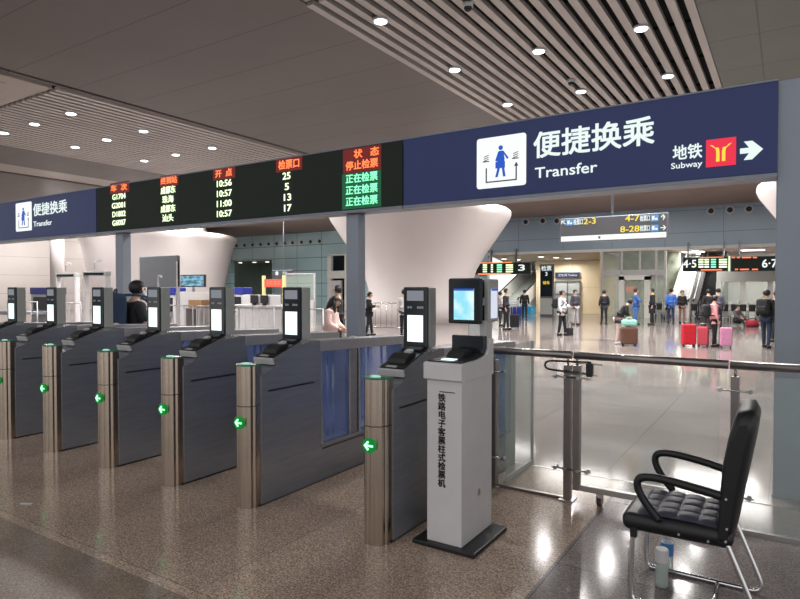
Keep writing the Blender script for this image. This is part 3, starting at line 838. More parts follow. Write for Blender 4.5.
q = MB(); me = bpy.data.meshes.new('t'); bk.to_mesh(me); bk.free(); q.bm.from_mesh(me); bpy.data.meshes.remove(me)
bo = q.build('backrest', M['leather'], CH)
mb = MB()
for (x, z) in ((.205, .47), (.20, .41), (-.02, .40), (.12, .395), (.20, .61)):
    for s_ in (-1, 1): mb.cyl((x, s_*.228, z), (x, s_*.243, z), .006, seg=10)
mb.build('bolt', M['chrome'], CH)

# bottles under the chair
def bottle(loc, label, r, h, bodym, capm, labm=None, lr=(.35, .7)):
    t = thing('bottle', label, 'bottle', loc)
    MB().lathe([(r*.9, 0), (r, .01), (r, h*.70), (r*.85, h*.78), (r*.42, h*.87), (r*.4, h*.9)], seg=24).build('body', bodym, t)
    MB().lathe([(r*.5, h*.9), (r*.5, h), (r*.4, h*1.0)], seg=20).build('cap', capm, t)
    if labm: MB().lathe([(r*1.01, h*lr[0]), (r*1.015, h*lr[0]+.003), (r*1.015, h*lr[1]-.003), (r*1.01, h*lr[1])], seg=24).build('label_sleeve', labm, t)
M['pet'] = mat('clear_pet', (.42, .50, .46), .1, alpha=.75, noise=.05)
M['pet2'] = mat('clear_pet_blue', (.6, .68, .72), .1, alpha=.5, noise=.05)
p = at(661.5, 586, Z=0)
t = thing('bottle', 'pale grey-green drinks bottle with a wide white lid under the chair', 'bottle', (p.x, p.y, 0))
MB().lathe([(.03, 0), (.033, .008), (.033, .125), (.031, .13)], seg=24).build('body', M['pet'], t)
MB().lathe([(.034, .13), (.035, .135), (.035, .195), (.031, .203)], seg=24).build('lid', M['white_paint'], t)
p = at(667, 570, Z=0)
bottle((p.x, p.y, 0), 'small water bottle with a blue sleeve standing behind the other bottle', .033, .20, M['pet2'], M['white_paint'], mat('blue_label', (.05, .22, .5), .4, noise=.1), (.45, .8))
# litter on the floor by the gates
p = at(26, 504, Z=0); tag(MB().box(-.045, .045, -.012, .012, 0, .004).build('paper_scrap', M['light_pl'], loc=(p.x, p.y, 0), rot=(0, 0, .5)), 'small pale scrap lying on the floor at the far left', 'litter')

# ------------------------------------------------------------------ people
def skin_mesh(verts, edges, radii, root=0, levels=1):
    me = bpy.data.meshes.new('sk'); me.from_pydata([tuple(v) for v in verts], edges, [])
    o = bpy.data.objects.new('sk', me); COL.objects.link(o)
    md = o.modifiers.new('s', 'SKIN'); md.use_smooth_shade = True
    for i, d in enumerate(me.skin_vertices[0].data):
        r = radii[i]; d.radius = r if isinstance(r, tuple) else (r, r); d.use_root = (i == root)
    sb = o.modifiers.new('u', 'SUBSURF'); sb.levels = levels; sb.render_levels = levels
    bpy.context.view_layer.update()
    dg = bpy.context.evaluated_depsgraph_get()
    out = bpy.data.meshes.new_from_object(o.evaluated_get(dg))
    bpy.data.objects.remove(o); bpy.data.meshes.remove(me)
    for p_ in out.polygons: p_.use_smooth = True
    return out

def person(label, loc, rz, h=1.7, top=(.02, .02, .025), legs=(.02, .02, .03), shoe=(.02, .02, .02), arms=None, stride=.06, lean=0.0, headdir=0.0, hair='short', coat=0.0, sleeve=True, group=None, sit=False, mask=False, headdown=0.0, female=False, skirt=False):
    """faces -Y at rz=0; arms = ((elbow),(wrist)) left and right in metres for a 1.7 m figure"""
    if loc[1] > 12: h *= .915
    t = thing('person', label, 'person', loc, rz, group)
    k = h/1.7
    def V(x, y, z):
        # lean the upper body forward about the hips
        if z > .92 and lean:
            a = lean; dz = z-.92
            y, z = y - dz*math.sin(a), .92 + dz*math.cos(a) + (0 if True else 0)
        return Vector((x, y, z))*k
    sh = .165 if not female else .15
    hipw = .085
    if arms is None:
        arms = (((sh+.06, .03, 1.13), (sh+.07, -.04, .90)), ((-sh-.06, .03, 1.13), (-sh-.07, -.04, .90)))
    hip = .90 if not sit else .14
    d = stride
    if not sit:
        leg = {1: [(hipw, 0, .86), (hipw+.01, -d*.5-.01, .48), (hipw+.015, -d, .09)], -1: [(-hipw, 0, .86), (-hipw-.01, d*.35-.01, .48), (-hipw-.015, d, .09)]}
    else:
        leg = {1: [(hipw+.03, -.02, .90), (hipw+.12, -.36, 1.08), (hipw+.02, -.45, .80)], -1: [(-hipw-.03, -.02, .90), (-hipw-.14, -.34, 1.04), (-hipw-.0, -.50, .80)]}
    # --- body (skin)
    vs = []; es = []; rd = []
    def add(p, r, par=None):
        vs.append(p); rd.append(r if not isinstance(r, tuple) else tuple(x*k for x in r)) if isinstance(r, tuple) else rd.append(r*k)
        if not isinstance(r, tuple): vs[-1] = vs[-1]
        vs_i = len(vs)-1
        if par is not None: es.append((par, vs_i))
        return vs_i
    def run(parts):
        pass
    def vv(p, leanable=True):
        return V(*p) if leanable else Vector(p)*k
    def build(inflate, which):
        nonlocal vs, es, rd
        vs, es, rd = [], [], []
        pel = add(vv((0, 0, .92)), (.135+inflate, .10+inflate))
        idx = {}
        if which in ('body', 'top'):
            wa = add(vv((0, .0, 1.06)), (.118+inflate, .088+inflate), pel)
            ch = add(vv((0, .01, 1.26)), (.14+inflate, .10+inflate), wa)
            uc = add(vv((0, .015, 1.38)), (.115+inflate, .085+inflate), ch)
            if which == 'top': add(vv((0, 0, .83)), (.15+inflate*.6, .108+inflate*.6), pel)
            if which == 'body':
                nk = add(vv((0, .01, 1.47)), (.052, .052), uc)
                hy = -.015 - .05*headdown
                j = add(vv((0, hy, 1.545-.03*headdown)), (.066, .075), nk)
                c = add(vv((0, hy+.0, 1.615-.045*headdown)), (.075, .092), j)
                add(vv((0, hy+.005, 1.675-.05*headdown)), (.05, .062), c)
            else:
                add(vv((0, .012, 1.455)), (.07+inflate*.6, .07+inflate*.6), uc)
            for s_, (el, wr) in zip((1, -1), arms):
                s1 = add(vv((s_*sh, .01, 1.375)), (.052+inflate, .052+inflate), uc)
                e1 = add(vv(el), (.04+inflate, .04+inflate), s1)
                if which == 'top' and not sleeve: continue
                e = Vector(el); w = Vector(wr)
                fin = w if which == 'body' else e.lerp(w, .92)
                w1 = add(vv(fin), (.026+inflate*1.0, .026+inflate*1.0), e1)
                if which == 'body':
                    dr = (w-e).normalized()
                    add(vv(w+dr*.07), (.03, .017), w1)
        if which in ('body', 'legs'):
            for s_ in (1, -1):
                a, b_, c = leg[s_]
                h1 = add(vv(a, False) if not sit else vv(a, False), (.078+inflate, .082+inflate), pel)
                k1 = add(vv(b_, False), (.055+inflate, .055+inflate), h1)
                fin = Vector(c) if which == 'body' else Vector(b_).lerp(Vector(c), 1.03)
                a1 = add(vv(fin, False), (.036+inflate*1.3, .036+inflate*1.3), k1)
                if which == 'body':
                    add(vv(Vector(c)+Vector((0, -.12, -.05)), False), (.03, .03), a1)
        return skin_mesh(vs, es, rd)
    me = build(0.0, 'body')
    # fingers, nose and ears join the same mesh
    mb = MB(); mb.bm.from_mesh(me); bpy.data.meshes.remove(me)
    for s_, (el, wr) in zip((1, -1), arms):
        e, w = vv(el), vv(wr); dr = (w-e).normalized()
        sd = dr.cross(Vector((s_*1.0, 0, 0)));
        if sd.length < .2: sd = Vector((0, -1, 0))
        sd.normalize(); inn = Vector((-s_, 0, 0))
        palm = w+dr*.07*k
        for q_, ln in zip((-.024, -.008, .008, .024), (.055, .068, .072, .06)):
            a = palm+sd*q_*k
            mb.tube([a-dr*.01*k, a+dr*ln*.55*k, a+dr*ln*.9*k+inn*.022*k], .0085*k, seg=6)
        a = w+dr*.03*k-sd*.02*k
        mb.tube([a, a-sd*.03*k+dr*.02*k, a-sd*.035*k+dr*.05*k+inn*.01*k], .0095*k, seg=6)
    hc = vv((0, -.015-.05*headdown, 1.61-.045*headdown))
    F = Vector((0, -1, -.35*headdown)).normalized(); UPV = Vector((0, -.35*headdown, 1)).normalized()
    nb = hc+F*.088*k-UPV*.005*k
    mb.tube([nb+UPV*.025*k, nb+F*.02*k-UPV*.018*k, nb-UPV*.025*k], [.008*k, .013*k, .01*k], seg=8)
    for s_ in (1, -1): mb.ball(hc+Vector((s_*.078*k, .005*k, -.005*k)), .028*k, sc=(.35, .6, 1), u=10, v=8)
    body = mb.build('body', M['skin'], t)
    for s_ in (1, -1):
        MB().ball(hc+F*.078*k+Vector((s_*.032*k, 0, 0))+UPV*.018*k, .011*k, u=10, v=8).build('eye', M['hair'], body)
    if mask: MB().ball(hc+F*.055*k-UPV*.04*k, .058*k, sc=(1.05, .85, .85)).build('face_mask', M['mask'], body)
    else: MB().ball(hc+F*.086*k-UPV*.045*k, .018*k, sc=(1.2, .4, .35), u=10, v=6).build('mouth', M['lips'], body)
    # hair
    hb = MB()
    hb.ball(hc+UPV*.026*k-F*.018*k, .107*k, sc=(.93, 1.0, .95), u=20, v=14)
    bmesh.ops.delete(hb.bm, geom=[v for v in hb.bm.verts if (v.co-hc).dot(F) > .045*k and (v.co-hc).dot(UPV) < .052*k], context='VERTS')
    if hair == 'long':
        hb.tube([hc-F*.06*k+UPV*.03*k, hc-F*.085*k-UPV*.08*k, hc-F*.10*k-UPV*.20*k, hc-F*.11*k-UPV*.33*k], [.085*k, .088*k, .08*k, .045*k], seg=14)
        for s_ in (1, -1): hb.tube([hc+Vector((s_*.07*k, .01*k, .04*k)), hc+Vector((s_*.088*k, .0, -.08*k)), hc+Vector((s_*.085*k, -.02*k, -.22*k))], [.03*k, .035*k, .018*k], seg=10)
    elif hair == 'bun':
        hb.ball(hc-F*.11*k+UPV*.05*k, .042*k)
    hb.build('hair', M['hair'], body)
    me = build(.026, 'top'); me.materials.append(cloth(*top)); o = new_obj('jacket', me, t)
    if coat > 0:
        c0 = vv((0, 0, .98)); zt = .98*k; zb = (.86-coat)*k
        MB().lathe([(.175*k, zb), (.17*k, zb+.02), (.158*k, .8*k), (.15*k, .92*k), (.135*k, zt)], seg=24, sx=1.08, sy=.86).build('coat_skirt', cloth(*top), o)
    if skirt: MB().lathe([(.22*k, .5*k), (.17*k, .8*k), (.14*k, .98*k)], seg=24, sx=1, sy=.85).build('skirt', cloth(*legs), t)
    else:
        me = build(.014, 'legs'); me.materials.append(cloth(*legs)); new_obj('trousers', me, t)
    for s_ in (1, -1):
        c = Vector(leg[s_][2])*k
        z0 = c.z-.09*k
        MB().box(-.045*k, .045*k, -.155*k, .07*k, 0, .09*k, bevel=.035*k, seg=3).build('shoe', cloth(*shoe), t, loc=(c.x, c.y, z0))
    if sit:
        for ch in t.children:
            ch.location.z -= .70*k
    return t

def backpack(label, ploc, rz, h, col, side=1, w=.30, hh=.45, low=0.0, lean=0.0):
    if ploc[1] > 12: h *= .915; w *= .85; hh *= .82
    k = h/1.7
    z = (1.04-low)*k
    off = Matrix.Rotation(rz, 3, 'Z') @ Vector((0, .115*k, 0))
    t = thing('backpack', label, 'backpack', (ploc[0]+off.x, ploc[1]+off.y, z), rz)
    MB().box(-w/2, w/2, .03, .22, 0, hh, bevel=.07, seg=4).build('main_bag', cloth(*col), t)
    MB().box(-w*.38, w*.38, .18, .26, .04, hh*.5, bevel=.03, seg=3).build('front_pocket', cloth(*col), t)
    MB().tube([(0-.04, .1, hh-.01), (-.035, .09, hh+.05), (.035, .09, hh+.05), (.04, .1, hh-.01)], .008, sub=1).build('top_handle', cloth(*col), t)
    for s_ in (1, -1):
        MB().tube([(s_*.09, .06, hh-.03), (s_*.11, -.09, hh-.02), (s_*.115, -.235, hh-.12), (s_*.12, -.235, hh*.5), (s_*.125, -.1, hh*.15), (s_*.12, .05, .06)], .016, seg=8, sub=1).build('shoulder_strap', cloth(*col), t)
    return t

def suitcase(label, loc, rz, col, w=.42, d=.26, h=.62, handle=.3, group=None, scale=1):
    t = thing('suitcase', label, 'suitcase', loc, rz, group)
    c = cloth(*col)
    mb = MB().box(-w/2, w/2, -d/2, d/2, .05, .05+h, bevel=.04, seg=3)
    for k in range(5):
        x = -w*.36 + k*w*.18
        mb.box(x-.012, x+.012, -d/2-.006, d/2+.006, .11, h-.01)
    mb.build('shell', c, t)
    MB().box(-w/2-.003, w/2+.003, -.008, .008, .06, .045+h, bevel=.004).build('zip_band', M['black'], t)
    mb = MB().tube([(-.08, d*.3, h+.03), (-.08, d*.3, .05+h+handle), (.08, d*.3, .05+h+handle), (.08, d*.3, h+.03)], .009, seg=8)
    mb.build('pull_handle', M['steel'], t)
    MB().tube([(-.06, 0, h+.04), (-.05, 0, h+.08), (.05, 0, h+.08), (.06, 0, h+.04)], .01, seg=8).build('carry_handle', M['black'], t)
    for sx_ in (-1, 1):
        for sy_ in (-1, 1):
            MB().cyl((sx_*w*.38-.012, sy_*d*.32, .028), (sx_*w*.38+.012, sy_*d*.32, .028), .028, seg=14).build('wheel', M['rubber'], t)
    return t
def facing(a):      # a degrees: 0 faces the camera, 90 faces right in the picture, 180 away
    return R(a)
def cam_rz(p, a):
    """rotation so the figure at p turned a degrees clockwise-from-camera (0 = towards the camera, 90 = picture right)"""
    base = math.atan2(p[0], -p[1]) + PI   # direction -Y pointing to camera
    v = Vector((-p[0], -p[1])); base = math.atan2(v.x, -v.y)
    return base + R(a)
def G(px, py): return at(px, py, Z=0)

# man with backpack just past the gates
p = Vector((-7.25, 4.78, 0)); rz = cam_rz(p, 112)
sh = .165
AR = lambda l, r: (l, r)
person('man in black T-shirt and face mask with a blue backpack between the gates', (p.x, p.y, 0), rz, 1.68, top=(.015, .016, .02), legs=(.03, .03, .04), stride=.14, mask=True, sleeve=False, headdown=.4,
       arms=(((.24, -.05, 1.15), (.2, -.28, 1.08)), ((-.24, -.03, 1.14), (-.2, -.25, 1.05))))
backpack('dark blue backpack with teal strap on the man behind the gates', p, rz, 1.68, (.025, .05, .10), w=.36, hh=.5).scale = (1, 1.5, 1)
# woman in pink jacket, dark long hair
p = at(330, 330, Y=8.2); p.z = 0; rz = cam_rz(p, 65)
person('woman with long dark hair in a pale pink jacket behind the gates, looking down', (p.x, p.y, 0), rz, 1.46, top=(.80, .58, .54), legs=(.1, .08, .08), hair='long', lean=.12, headdown=.8, female=True,
       arms=(((.21, -.04, 1.12), (.12, -.26, 1.02)), ((-.21, -.04, 1.12), (-.12, -.26, 1.02))))
p = at(338, 330, Y=10.4); p.z = 0
person('person in black half hidden by the pillar, near the long-haired woman', (p.x, p.y, 0), cam_rz(p, -100), 1.62, top=(.012, .012, .014), legs=(.015, .015, .02))
p = G(369, 336); p = Vector((p.x, p.y, 0))
person('person in black jacket looking at a phone beside the middle pillar', p, cam_rz(p, 80), 1.58, top=(.012, .012, .013), legs=(.015, .015, .02), stride=.1, headdown=.6, arms=(((.21, -.06, 1.15), (.1, -.3, 1.15)), ((-.21, -.06, 1.15), (-.1, -.3, 1.15))))
p = G(404, 336); p = Vector((p.x, p.y, 0))
person('person in white shirt and dark trousers half hidden by the nearest gate display', p, cam_rz(p, 170), 1.66, top=(.62, .6, .6), legs=(.02, .02, .03))
# hall people
p = G(506, 330); p = Vector((p.x, p.y, 0))
person('man in a long dark navy coat standing beside his black suitcase', p, cam_rz(p, 75), 1.68, top=(.02, .018, .03), legs=(.015, .015, .02), coat=.18)
p2 = G(514.5, 328.5); suitcase('black upright suitcase beside the man in the navy coat', (p2.x, p2.y, 0), .4, (.012, .012, .014), h=.5, w=.36)
p = G(500, 326); p = Vector((p.x, p.y, 0))
person('person in pale top behind the man in the navy coat', p, cam_rz(p, 120), 1.55, top=(.45, .4, .4), legs=(.03, .03, .04))
p = G(524.5, 320); p = Vector((p.x, p.y, 0))
person('person in black with legs apart, walking away near the blue suitcase', p, cam_rz(p, 175), 1.6, top=(.012, .012, .014), legs=(.015, .015, .02), stride=.1)
p = G(516, 317); suitcase('blue suitcase standing in the hall left of the walking person in black', (p.x, p.y, 0), .3, (.04, .05, .30), w=.55, h=.5, d=.3)
p = G(535, 312.5); 
t = thing('storage_box', 'bright blue box on the floor beside the dark information totem', 'box', (p.x+.3, p.y-2.4, 0))
MB().box(-.45, .45, -.3, .3, 0, .42, bevel=.03).build('box_body', cloth(.05, .42, .75), t); MB().box(-.47, .47, -.32, .32, .40, .47, bevel=.02).build('lid', cloth(.05, .42, .75), t)
p = G(562, 335.5); p = Vector((p.x, p.y, 0)); rz = cam_rz(p, 60)
person('woman in white top and black trousers in mid hall, black backpack on', p, rz, 1.62, top=(.62, .62, .66), legs=(.012, .012, .016), stride=.09, female=True, hair='bun', arms=(((.2, -.08, 1.14), (.1, -.28, 1.1)), ((-.21, -.0, 1.12), (-.2, -.1, .88))))
backpack('black backpack worn by the woman in the white top', p, rz, 1.6, (.015, .015, .02), w=.3, hh=.42)
p2 = G(570, 335.5); t = thing('handbag', 'black handbag standing on the floor beside the woman in the white top', 'bag', (p2.x, p2.y, 0), rz)
MB().box(-.14, .14, -.06, .06, 0, .26, bevel=.03).build('bag_body', cloth(.012, .012, .016), t); MB().tube([(-.1, 0, .24), (-.08, 0, .45), (.08, 0, .45), (.1, 0, .24)], .01, sub=1).build('handle', cloth(.012, .012, .016), t)
p = G(575, 325); p = Vector((p.x, p.y, 0))
person('person in dark grey jacket and pale trousers behind the woman in white', p, cam_rz(p, 40), 1.62, top=(.05, .05, .07), legs=(.4, .38, .4))
p = G(604, 324); p = Vector((p.x, p.y, 0))
person('person in black standing at the edge of the glass entrance', p, cam_rz(p, 200), 1.6, top=(.015, .015, .02), legs=(.02, .02, .025))
p = G(618, 344); p = Vector((p.x, p.y, 0))
person('person in a black padded coat bending over a brown suitcase', p, cam_rz(p, 100), 1.5, top=(.014, .014, .016), legs=(.55, .42, .40), lean=.6, headdown=.7, coat=.12, shoe=(.6, .6, .6), arms=(((.21, -.12, 1.15), (.15, -.3, 1.0)), ((-.21, -.12, 1.15), (-.15, -.3, 1.0))))
p = G(629, 346); suitcase('brown hard suitcase with a mint green bag on top', (p.x, p.y, 0), cam_rz(p, 10), (.12, .055, .035), w=.42, h=.46, handle=.12)
t = thing('mint_bag', 'mint green bag lying on the brown suitcase', 'bag', (p.x, p.y, .56), cam_rz(p, 10))
MB().box(-.2, .2, -.11, .11, 0, .16, bevel=.05, seg=3).build('bag_body', cloth(.25, .62, .50), t); MB().tube([(-.1, 0, .14), (-.06, 0, .22), (.06, 0, .22), (.1, 0, .14)], .01, sub=1).build('handle', cloth(.25, .62, .5), t)
p = G(635.5, 325); p = Vector((p.x, p.y, 0))
person('person in a blue coverall standing at the glass entrance', p, cam_rz(p, 100), 1.68, top=(.05, .13, .40), legs=(.05, .13, .38), arms=(((.21, -.1, 1.15), (.15, -.32, 1.1)), ((-.21, -.1, 1.15), (-.15, -.32, 1.1))))
p = G(652, 325); p = Vector((p.x, p.y, 0))
person('person in a long black coat facing the one in the blue coverall', p, cam_rz(p, -80), 1.68, top=(.014, .014, .018), legs=(.015, .015, .02), coat=.3)
p = G(671, 323.5); p = Vector((p.x, p.y, 0))
person('person in bright blue jacket with a white stripe of hood, back to the camera', p, cam_rz(p, 190), 1.66, top=(.05, .16, .55), legs=(.02, .03, .08))
p = G(682, 323); p = Vector((p.x, p.y, 0))
person('person in dark top and brown trousers beside the one in bright blue', p, cam_rz(p, 20), 1.58, top=(.02, .018, .022), legs=(.28, .15, .12))
p = G(714, 347); p = Vector((p.x, p.y, 0)); rz = cam_rz(p, 110)
person('woman in a pink jacket and black trousers standing between red and pink suitcases', p, rz, 1.5, top=(.70, .32, .34), legs=(.012, .012, .016), female=True, hair='bun', headdown=.3)
backpack('black backpack on the woman in the pink jacket', p, rz, 1.5, (.015, .016, .022), w=.32, hh=.42, low=.05)
p2 = G(688.5, 346.5); suitcase('large red suitcase, leftmost of the red pair', (p2.x, p2.y, 0), cam_rz(p2, 15), (.55, .015, .03), w=.35, h=.56, d=.2, handle=.05)
p2 = G(703, 347); suitcase('patterned pinkish red suitcase touching the woman in pink', (p2.x, p2.y, 0), cam_rz(p2, -10), (.48, .06, .09), w=.27, h=.5, d=.16, handle=.08)
p2 = G(726, 348); suitcase('pink suitcase right of the woman in the pink jacket', (p2.x, p2.y, 0), cam_rz(p2, 5), (.62, .26, .42), w=.29, h=.5, d=.18, handle=.25)
p = G(708, 329); p = Vector((p.x, p.y, 0))
person('person in black in the group behind the woman with red suitcases', p, cam_rz(p, 200), 1.66, top=(.015, .014, .018), legs=(.02, .02, .025))
p = G(718, 327); p = Vector((p.x, p.y, 0))
person('person in grey jacket in the group behind the woman in pink', p, cam_rz(p, 190), 1.68, top=(.12, .12, .16), legs=(.02, .02, .03))
p = G(737, 325.5); p = Vector((p.x, p.y, 0))
person('person in dark clothes sitting on the hall floor with knees up', p, cam_rz(p, 50), 1.62, top=(.10, .08, .10), legs=(.02, .02, .025), sit=True, headdown=.5, arms=(((.24, -.15, 1.15), (.18, -.36, 1.08)), ((-.24, -.15, 1.15), (-.18, -.36, 1.08))))
p2 = G(752, 327); t = thing('duffel_bag', 'red and black bag on the floor next to the sitting person', 'bag', (p2.x, p2.y, 0), .3)
MB().cyl((-.22, 0, .14), (.22, 0, .14), .14, seg=18).build('bag_body', cloth(.3, .02, .04), t); MB().tube([(-.12, 0, .26), (-.06, 0, .36), (.06, 0, .36), (.12, 0, .26)], .01, sub=1).build('handle', M['black'], t)
p = G(766, 348); p = Vector((p.x, p.y, 0)); rz = cam_rz(p, 160)
person('man in black jacket and dark jeans walking away at the right, backpack on', p, rz, 1.66, top=(.014, .016, .018), legs=(.02, .035, .07), stride=.12)
backpack('black backpack on the man in dark jeans', p, rz, 1.66, (.02, .022, .024), w=.34, hh=.46)
p = G(775.5, 342); p = Vector((p.x, p.y, 0))
person('person in red and white behind the right pillar', p, cam_rz(p, 250), 1.62, top=(.5, .1, .14), legs=(.03, .03, .035))

# ------------------------------------------------------------------ hall signs and boards
def hall_sign(px0, px1, pyt, pyb, Y, name, label, cat, face, depth=.18):
    a = at(px0, (pyt+pyb)/2, Y=Y); b = at(px1, (pyt+pyb)/2, Y=Y); cx = (px0+px1)/2
    zt = at(cx, pyt, Y=Y).z; zb = at(cx, pyb, Y=Y).z
    t = thing(name, label, cat, ((a.x+b.x)/2, Y, zb))
    w = (b.x-a.x)/2; h = zt-zb
    MB().box(-w, w, 0, depth, 0, h, bevel=.02).build('housing', M['sign_frame'], t)
    MB().box(-w+.03, w-.03, -.012, .004, .03, h-.03).build('face_panel', face, t)
    return t, w, h
def on(t, Y, px, py):
    p = at(px, py, Y=Y); return (p.x-t.location.x, -.016, p.z-t.location.z)
def ht(t, Y, body, x0, x1, cy, size, m, bold=.014):
    a, b = on(t, Y, x0, cy), on(t, Y, x1, cy)
    lettering(body, size, m, t, ((a[0]+b[0])/2, -.018, (a[2]+b[2])/2), PX, bold=bold, fit=abs(b[0]-a[0]), ext=.004)
M['sign_dark'] = mat('dark_sign_face', (.045, .045, .05), .4, emit=(.05, .05, .055), es=.6, noise=.05)
YH = 18.0
hs, w, h = hall_sign(560, 668, 215.5, 240.5, YH, 'hanging_sign', 'dark hanging guide sign with yellow gate numbers and a white strip below', 'sign', M['sign_dark'])
for dx in (-.1, .1):
    MB().cyl((w*dx*0+.18*dx, .09, h), (.18*dx, .09, 6.4-hs.location.z), .02, seg=10).build('hanger_rod', M['sign_frame'], hs)
MB().box(-w+.04, w-.04, -.02, -.012, .03, h*.25).build('light_strip', M['sign_white'], hs)
ht(hs, YH, '2-3', 584, 596, 221.5, .24, M['sign_yellow'])
ht(hs, YH, '4-7', 625.5, 639.5, 218.5, .24, M['sign_yellow'])
ht(hs, YH, '8-28', 620.5, 639.5, 229.3, .24, M['sign_yellow'])
ht(hs, YH, '检票口', 573.8, 583, 222.4, .18, M['sign_text'])
ht(hs, YH, '检票口', 640.3, 650, 218.7, .18, M['sign_text'])
ht(hs, YH, '检票口', 640.3, 650, 228.7, .18, M['sign_text'])
ht(hs, YH, '↖', 561.5, 566, 222.5, .22, M['sign_text'])
ht(hs, YH, '↑', 661, 665.5, 217.8, .22, M['sign_text'])
ht(hs, YH, '→', 660.5, 666, 227.8, .22, M['sign_text'])
M['icon_cyan'] = emi('icon_cyan', (.1, .4, .9), .8)
for (x0, x1, cy) in ((566.5, 573, 222.7), (651, 658.5, 218.3), (651, 658.5, 228.3)):
    a, b = on(hs, YH, x0, cy), on(hs, YH, x1, cy)
    MB().box(a[0], b[0], -.018, -.012, a[2]-.09, a[2]+.09).build('pictogram', M['icon_cyan'], hs)
    MB().box(a[0]+.03, b[0]-.1, -.022, -.018, a[2]-.05, a[2]+.06).box(a[0]+.11, b[0]-.02, -.022, -.018, a[2]-.05, a[2]).build('pictogram_mark', M['sign_text'], hs)
ht(hs, YH, '1', 598.5, 600.5, 237.5, .1, M['icon_grey'])

YL = 33.6
l1, w, h = hall_sign(474, 531, 262.5, 274.5, YL, 'led_board', 'LED gate board ending in a white numeral 3 beside the middle column', 'display', M['led_black'])
ht(l1, YL, '3', 518.5, 525, 268, .5, M['sign_white'])
def ledbox(t, Y, x0, x1, y0, y1, m, name='led_text'):
    a = on(t, Y, x0, (y0+y1)/2); b = on(t, Y, x1, (y0+y1)/2); c = on(t, Y, (x0+x1)/2, y0)[2]; d = on(t, Y, (x0+x1)/2, y1)[2]
    MB().box(a[0], b[0], -.02, -.012, d, c).build(name, m, t)
for x0, x1, m in ((483, 487, 'led_white'), (491, 493, 'led_white'), (497, 502, 'led_green'), (506, 513, 'led_white')):
    for k in range(4): ledbox(l1, YL, x0, x1, 264.3+2.2*k, 265.7+2.2*k, M[m])
ledbox(l1, YL, 480, 512, 262.3, 263.2, M['led_red']); ledbox(l1, YL, 478, 511, 273.3, 274.6, M['led_red'])
l2, w, h = hall_sign(682.5, 728, 256.8, 271.5, YL, 'led_board', 'LED gate board starting with the numerals 4·5 and rows of green and white text', 'display', M['led_black'])
ht(l2, YL, '4·5', 683.5, 696.5, 264.2, .55, M['sign_white'])
for x0, x1, m in ((698.5, 703.5, 'led_white'), (704.5, 709, 'led_white'), (711, 716, 'led_green'), (719, 727, 'led_white')):
    for k in range(4): ledbox(l2, YL, x0, x1, 258.9+2.4*k, 260.4+2.4*k, M[m])
ledbox(l2, YL, 701, 722, 269.3, 270.4, M['led_red']); ledbox(l2, YL, 700, 724, 257.0, 257.7, M['led_red'])
ledbox(l2, YL, 728.6, 729.8, 256, 271, M['led_white'])
l3, w, h = hall_sign(730.5, 786, 256.0, 271.3, YL, 'led_board', 'LED gate board with red text ending in the numerals 6·7', 'display', M['led_black'])
ht(l3, YL, '6·7', 762, 777, 263.8, .55, M['sign_white'])
for x0, x1 in ((732, 735), (737, 740), (742, 751), (753, 757)): ledbox(l3, YL, x0, x1, 256.9, 258.1, M['led_red'])
for x0, x1 in ((735, 738), (740, 749), (752, 758)): ledbox(l3, YL, x0, x1, 268.8, 270.0, M['led_red'])
for t in (l1, l2, l3):
    for x_ in (-.8, .8): MB().box(x_-.03, x_+.03, .16, .38, .4, 3.9-t.location.z).build('hanger_bracket', M['sign_frame'], t)

# dark totem and small navy door sign
p = G(547, 316); t = thing('information_totem', 'tall dark information totem in front of the cream wall', 'sign', (p.x, p.y, 0))
MB().box(-.37, .37, -.12, .12, .0, 2.9, bevel=.02).build('cabinet', M['sign_dark'], t)
MB().box(-.34, .34, -.13, -.118, 1.1, 2.8).build('display_face', M['blackgloss'], t)
MB().box(-.34, .34, -.135, -.12, .1, 1.0).build('lower_panel', M['grey_pl'], t)
ob = lettering('检票\n3', .3, M['sign_text'], t, (0, -.14, 2.5), PX, bold=.01)
lettering('候车', .2, M['sign_yellow'], t, (0, -.14, 1.85), PX, bold=.01)
s4, w, h = hall_sign(555, 580, 272, 278.5, 36.38, 'door_sign', 'narrow navy sign with pale lettering on the cream wall', 'sign', mat('navy_sign', (.02, .02, .06), .5, noise=.05), depth=.08)
ht(s4, 36.38, '卫生间 Toilets', 558, 577, 275.3, .16, M['sign_text'], bold=.004)
# doorway in the cream wall
dr = MB(); a = at(555, 288, Y=36.4); b = at(580, 288, Y=36.4)
struct(MB().box(a.x, b.x, 36.44, 36.5, 0, 1.95).build('door_1', M['grey_pl']))
mb = MB()
for x in (a.x, (a.x+b.x)/2, b.x): mb.box(x-.035, x+.035, 36.38, 36.46, 0, 2.0)
mb.box(a.x, b.x, 36.38, 36.46, 1.95, 2.02); mb.box(a.x, b.x, 36.38, 36.46, 1.2, 1.24)
struct(mb.build('trim_9', M['steel_dark']))

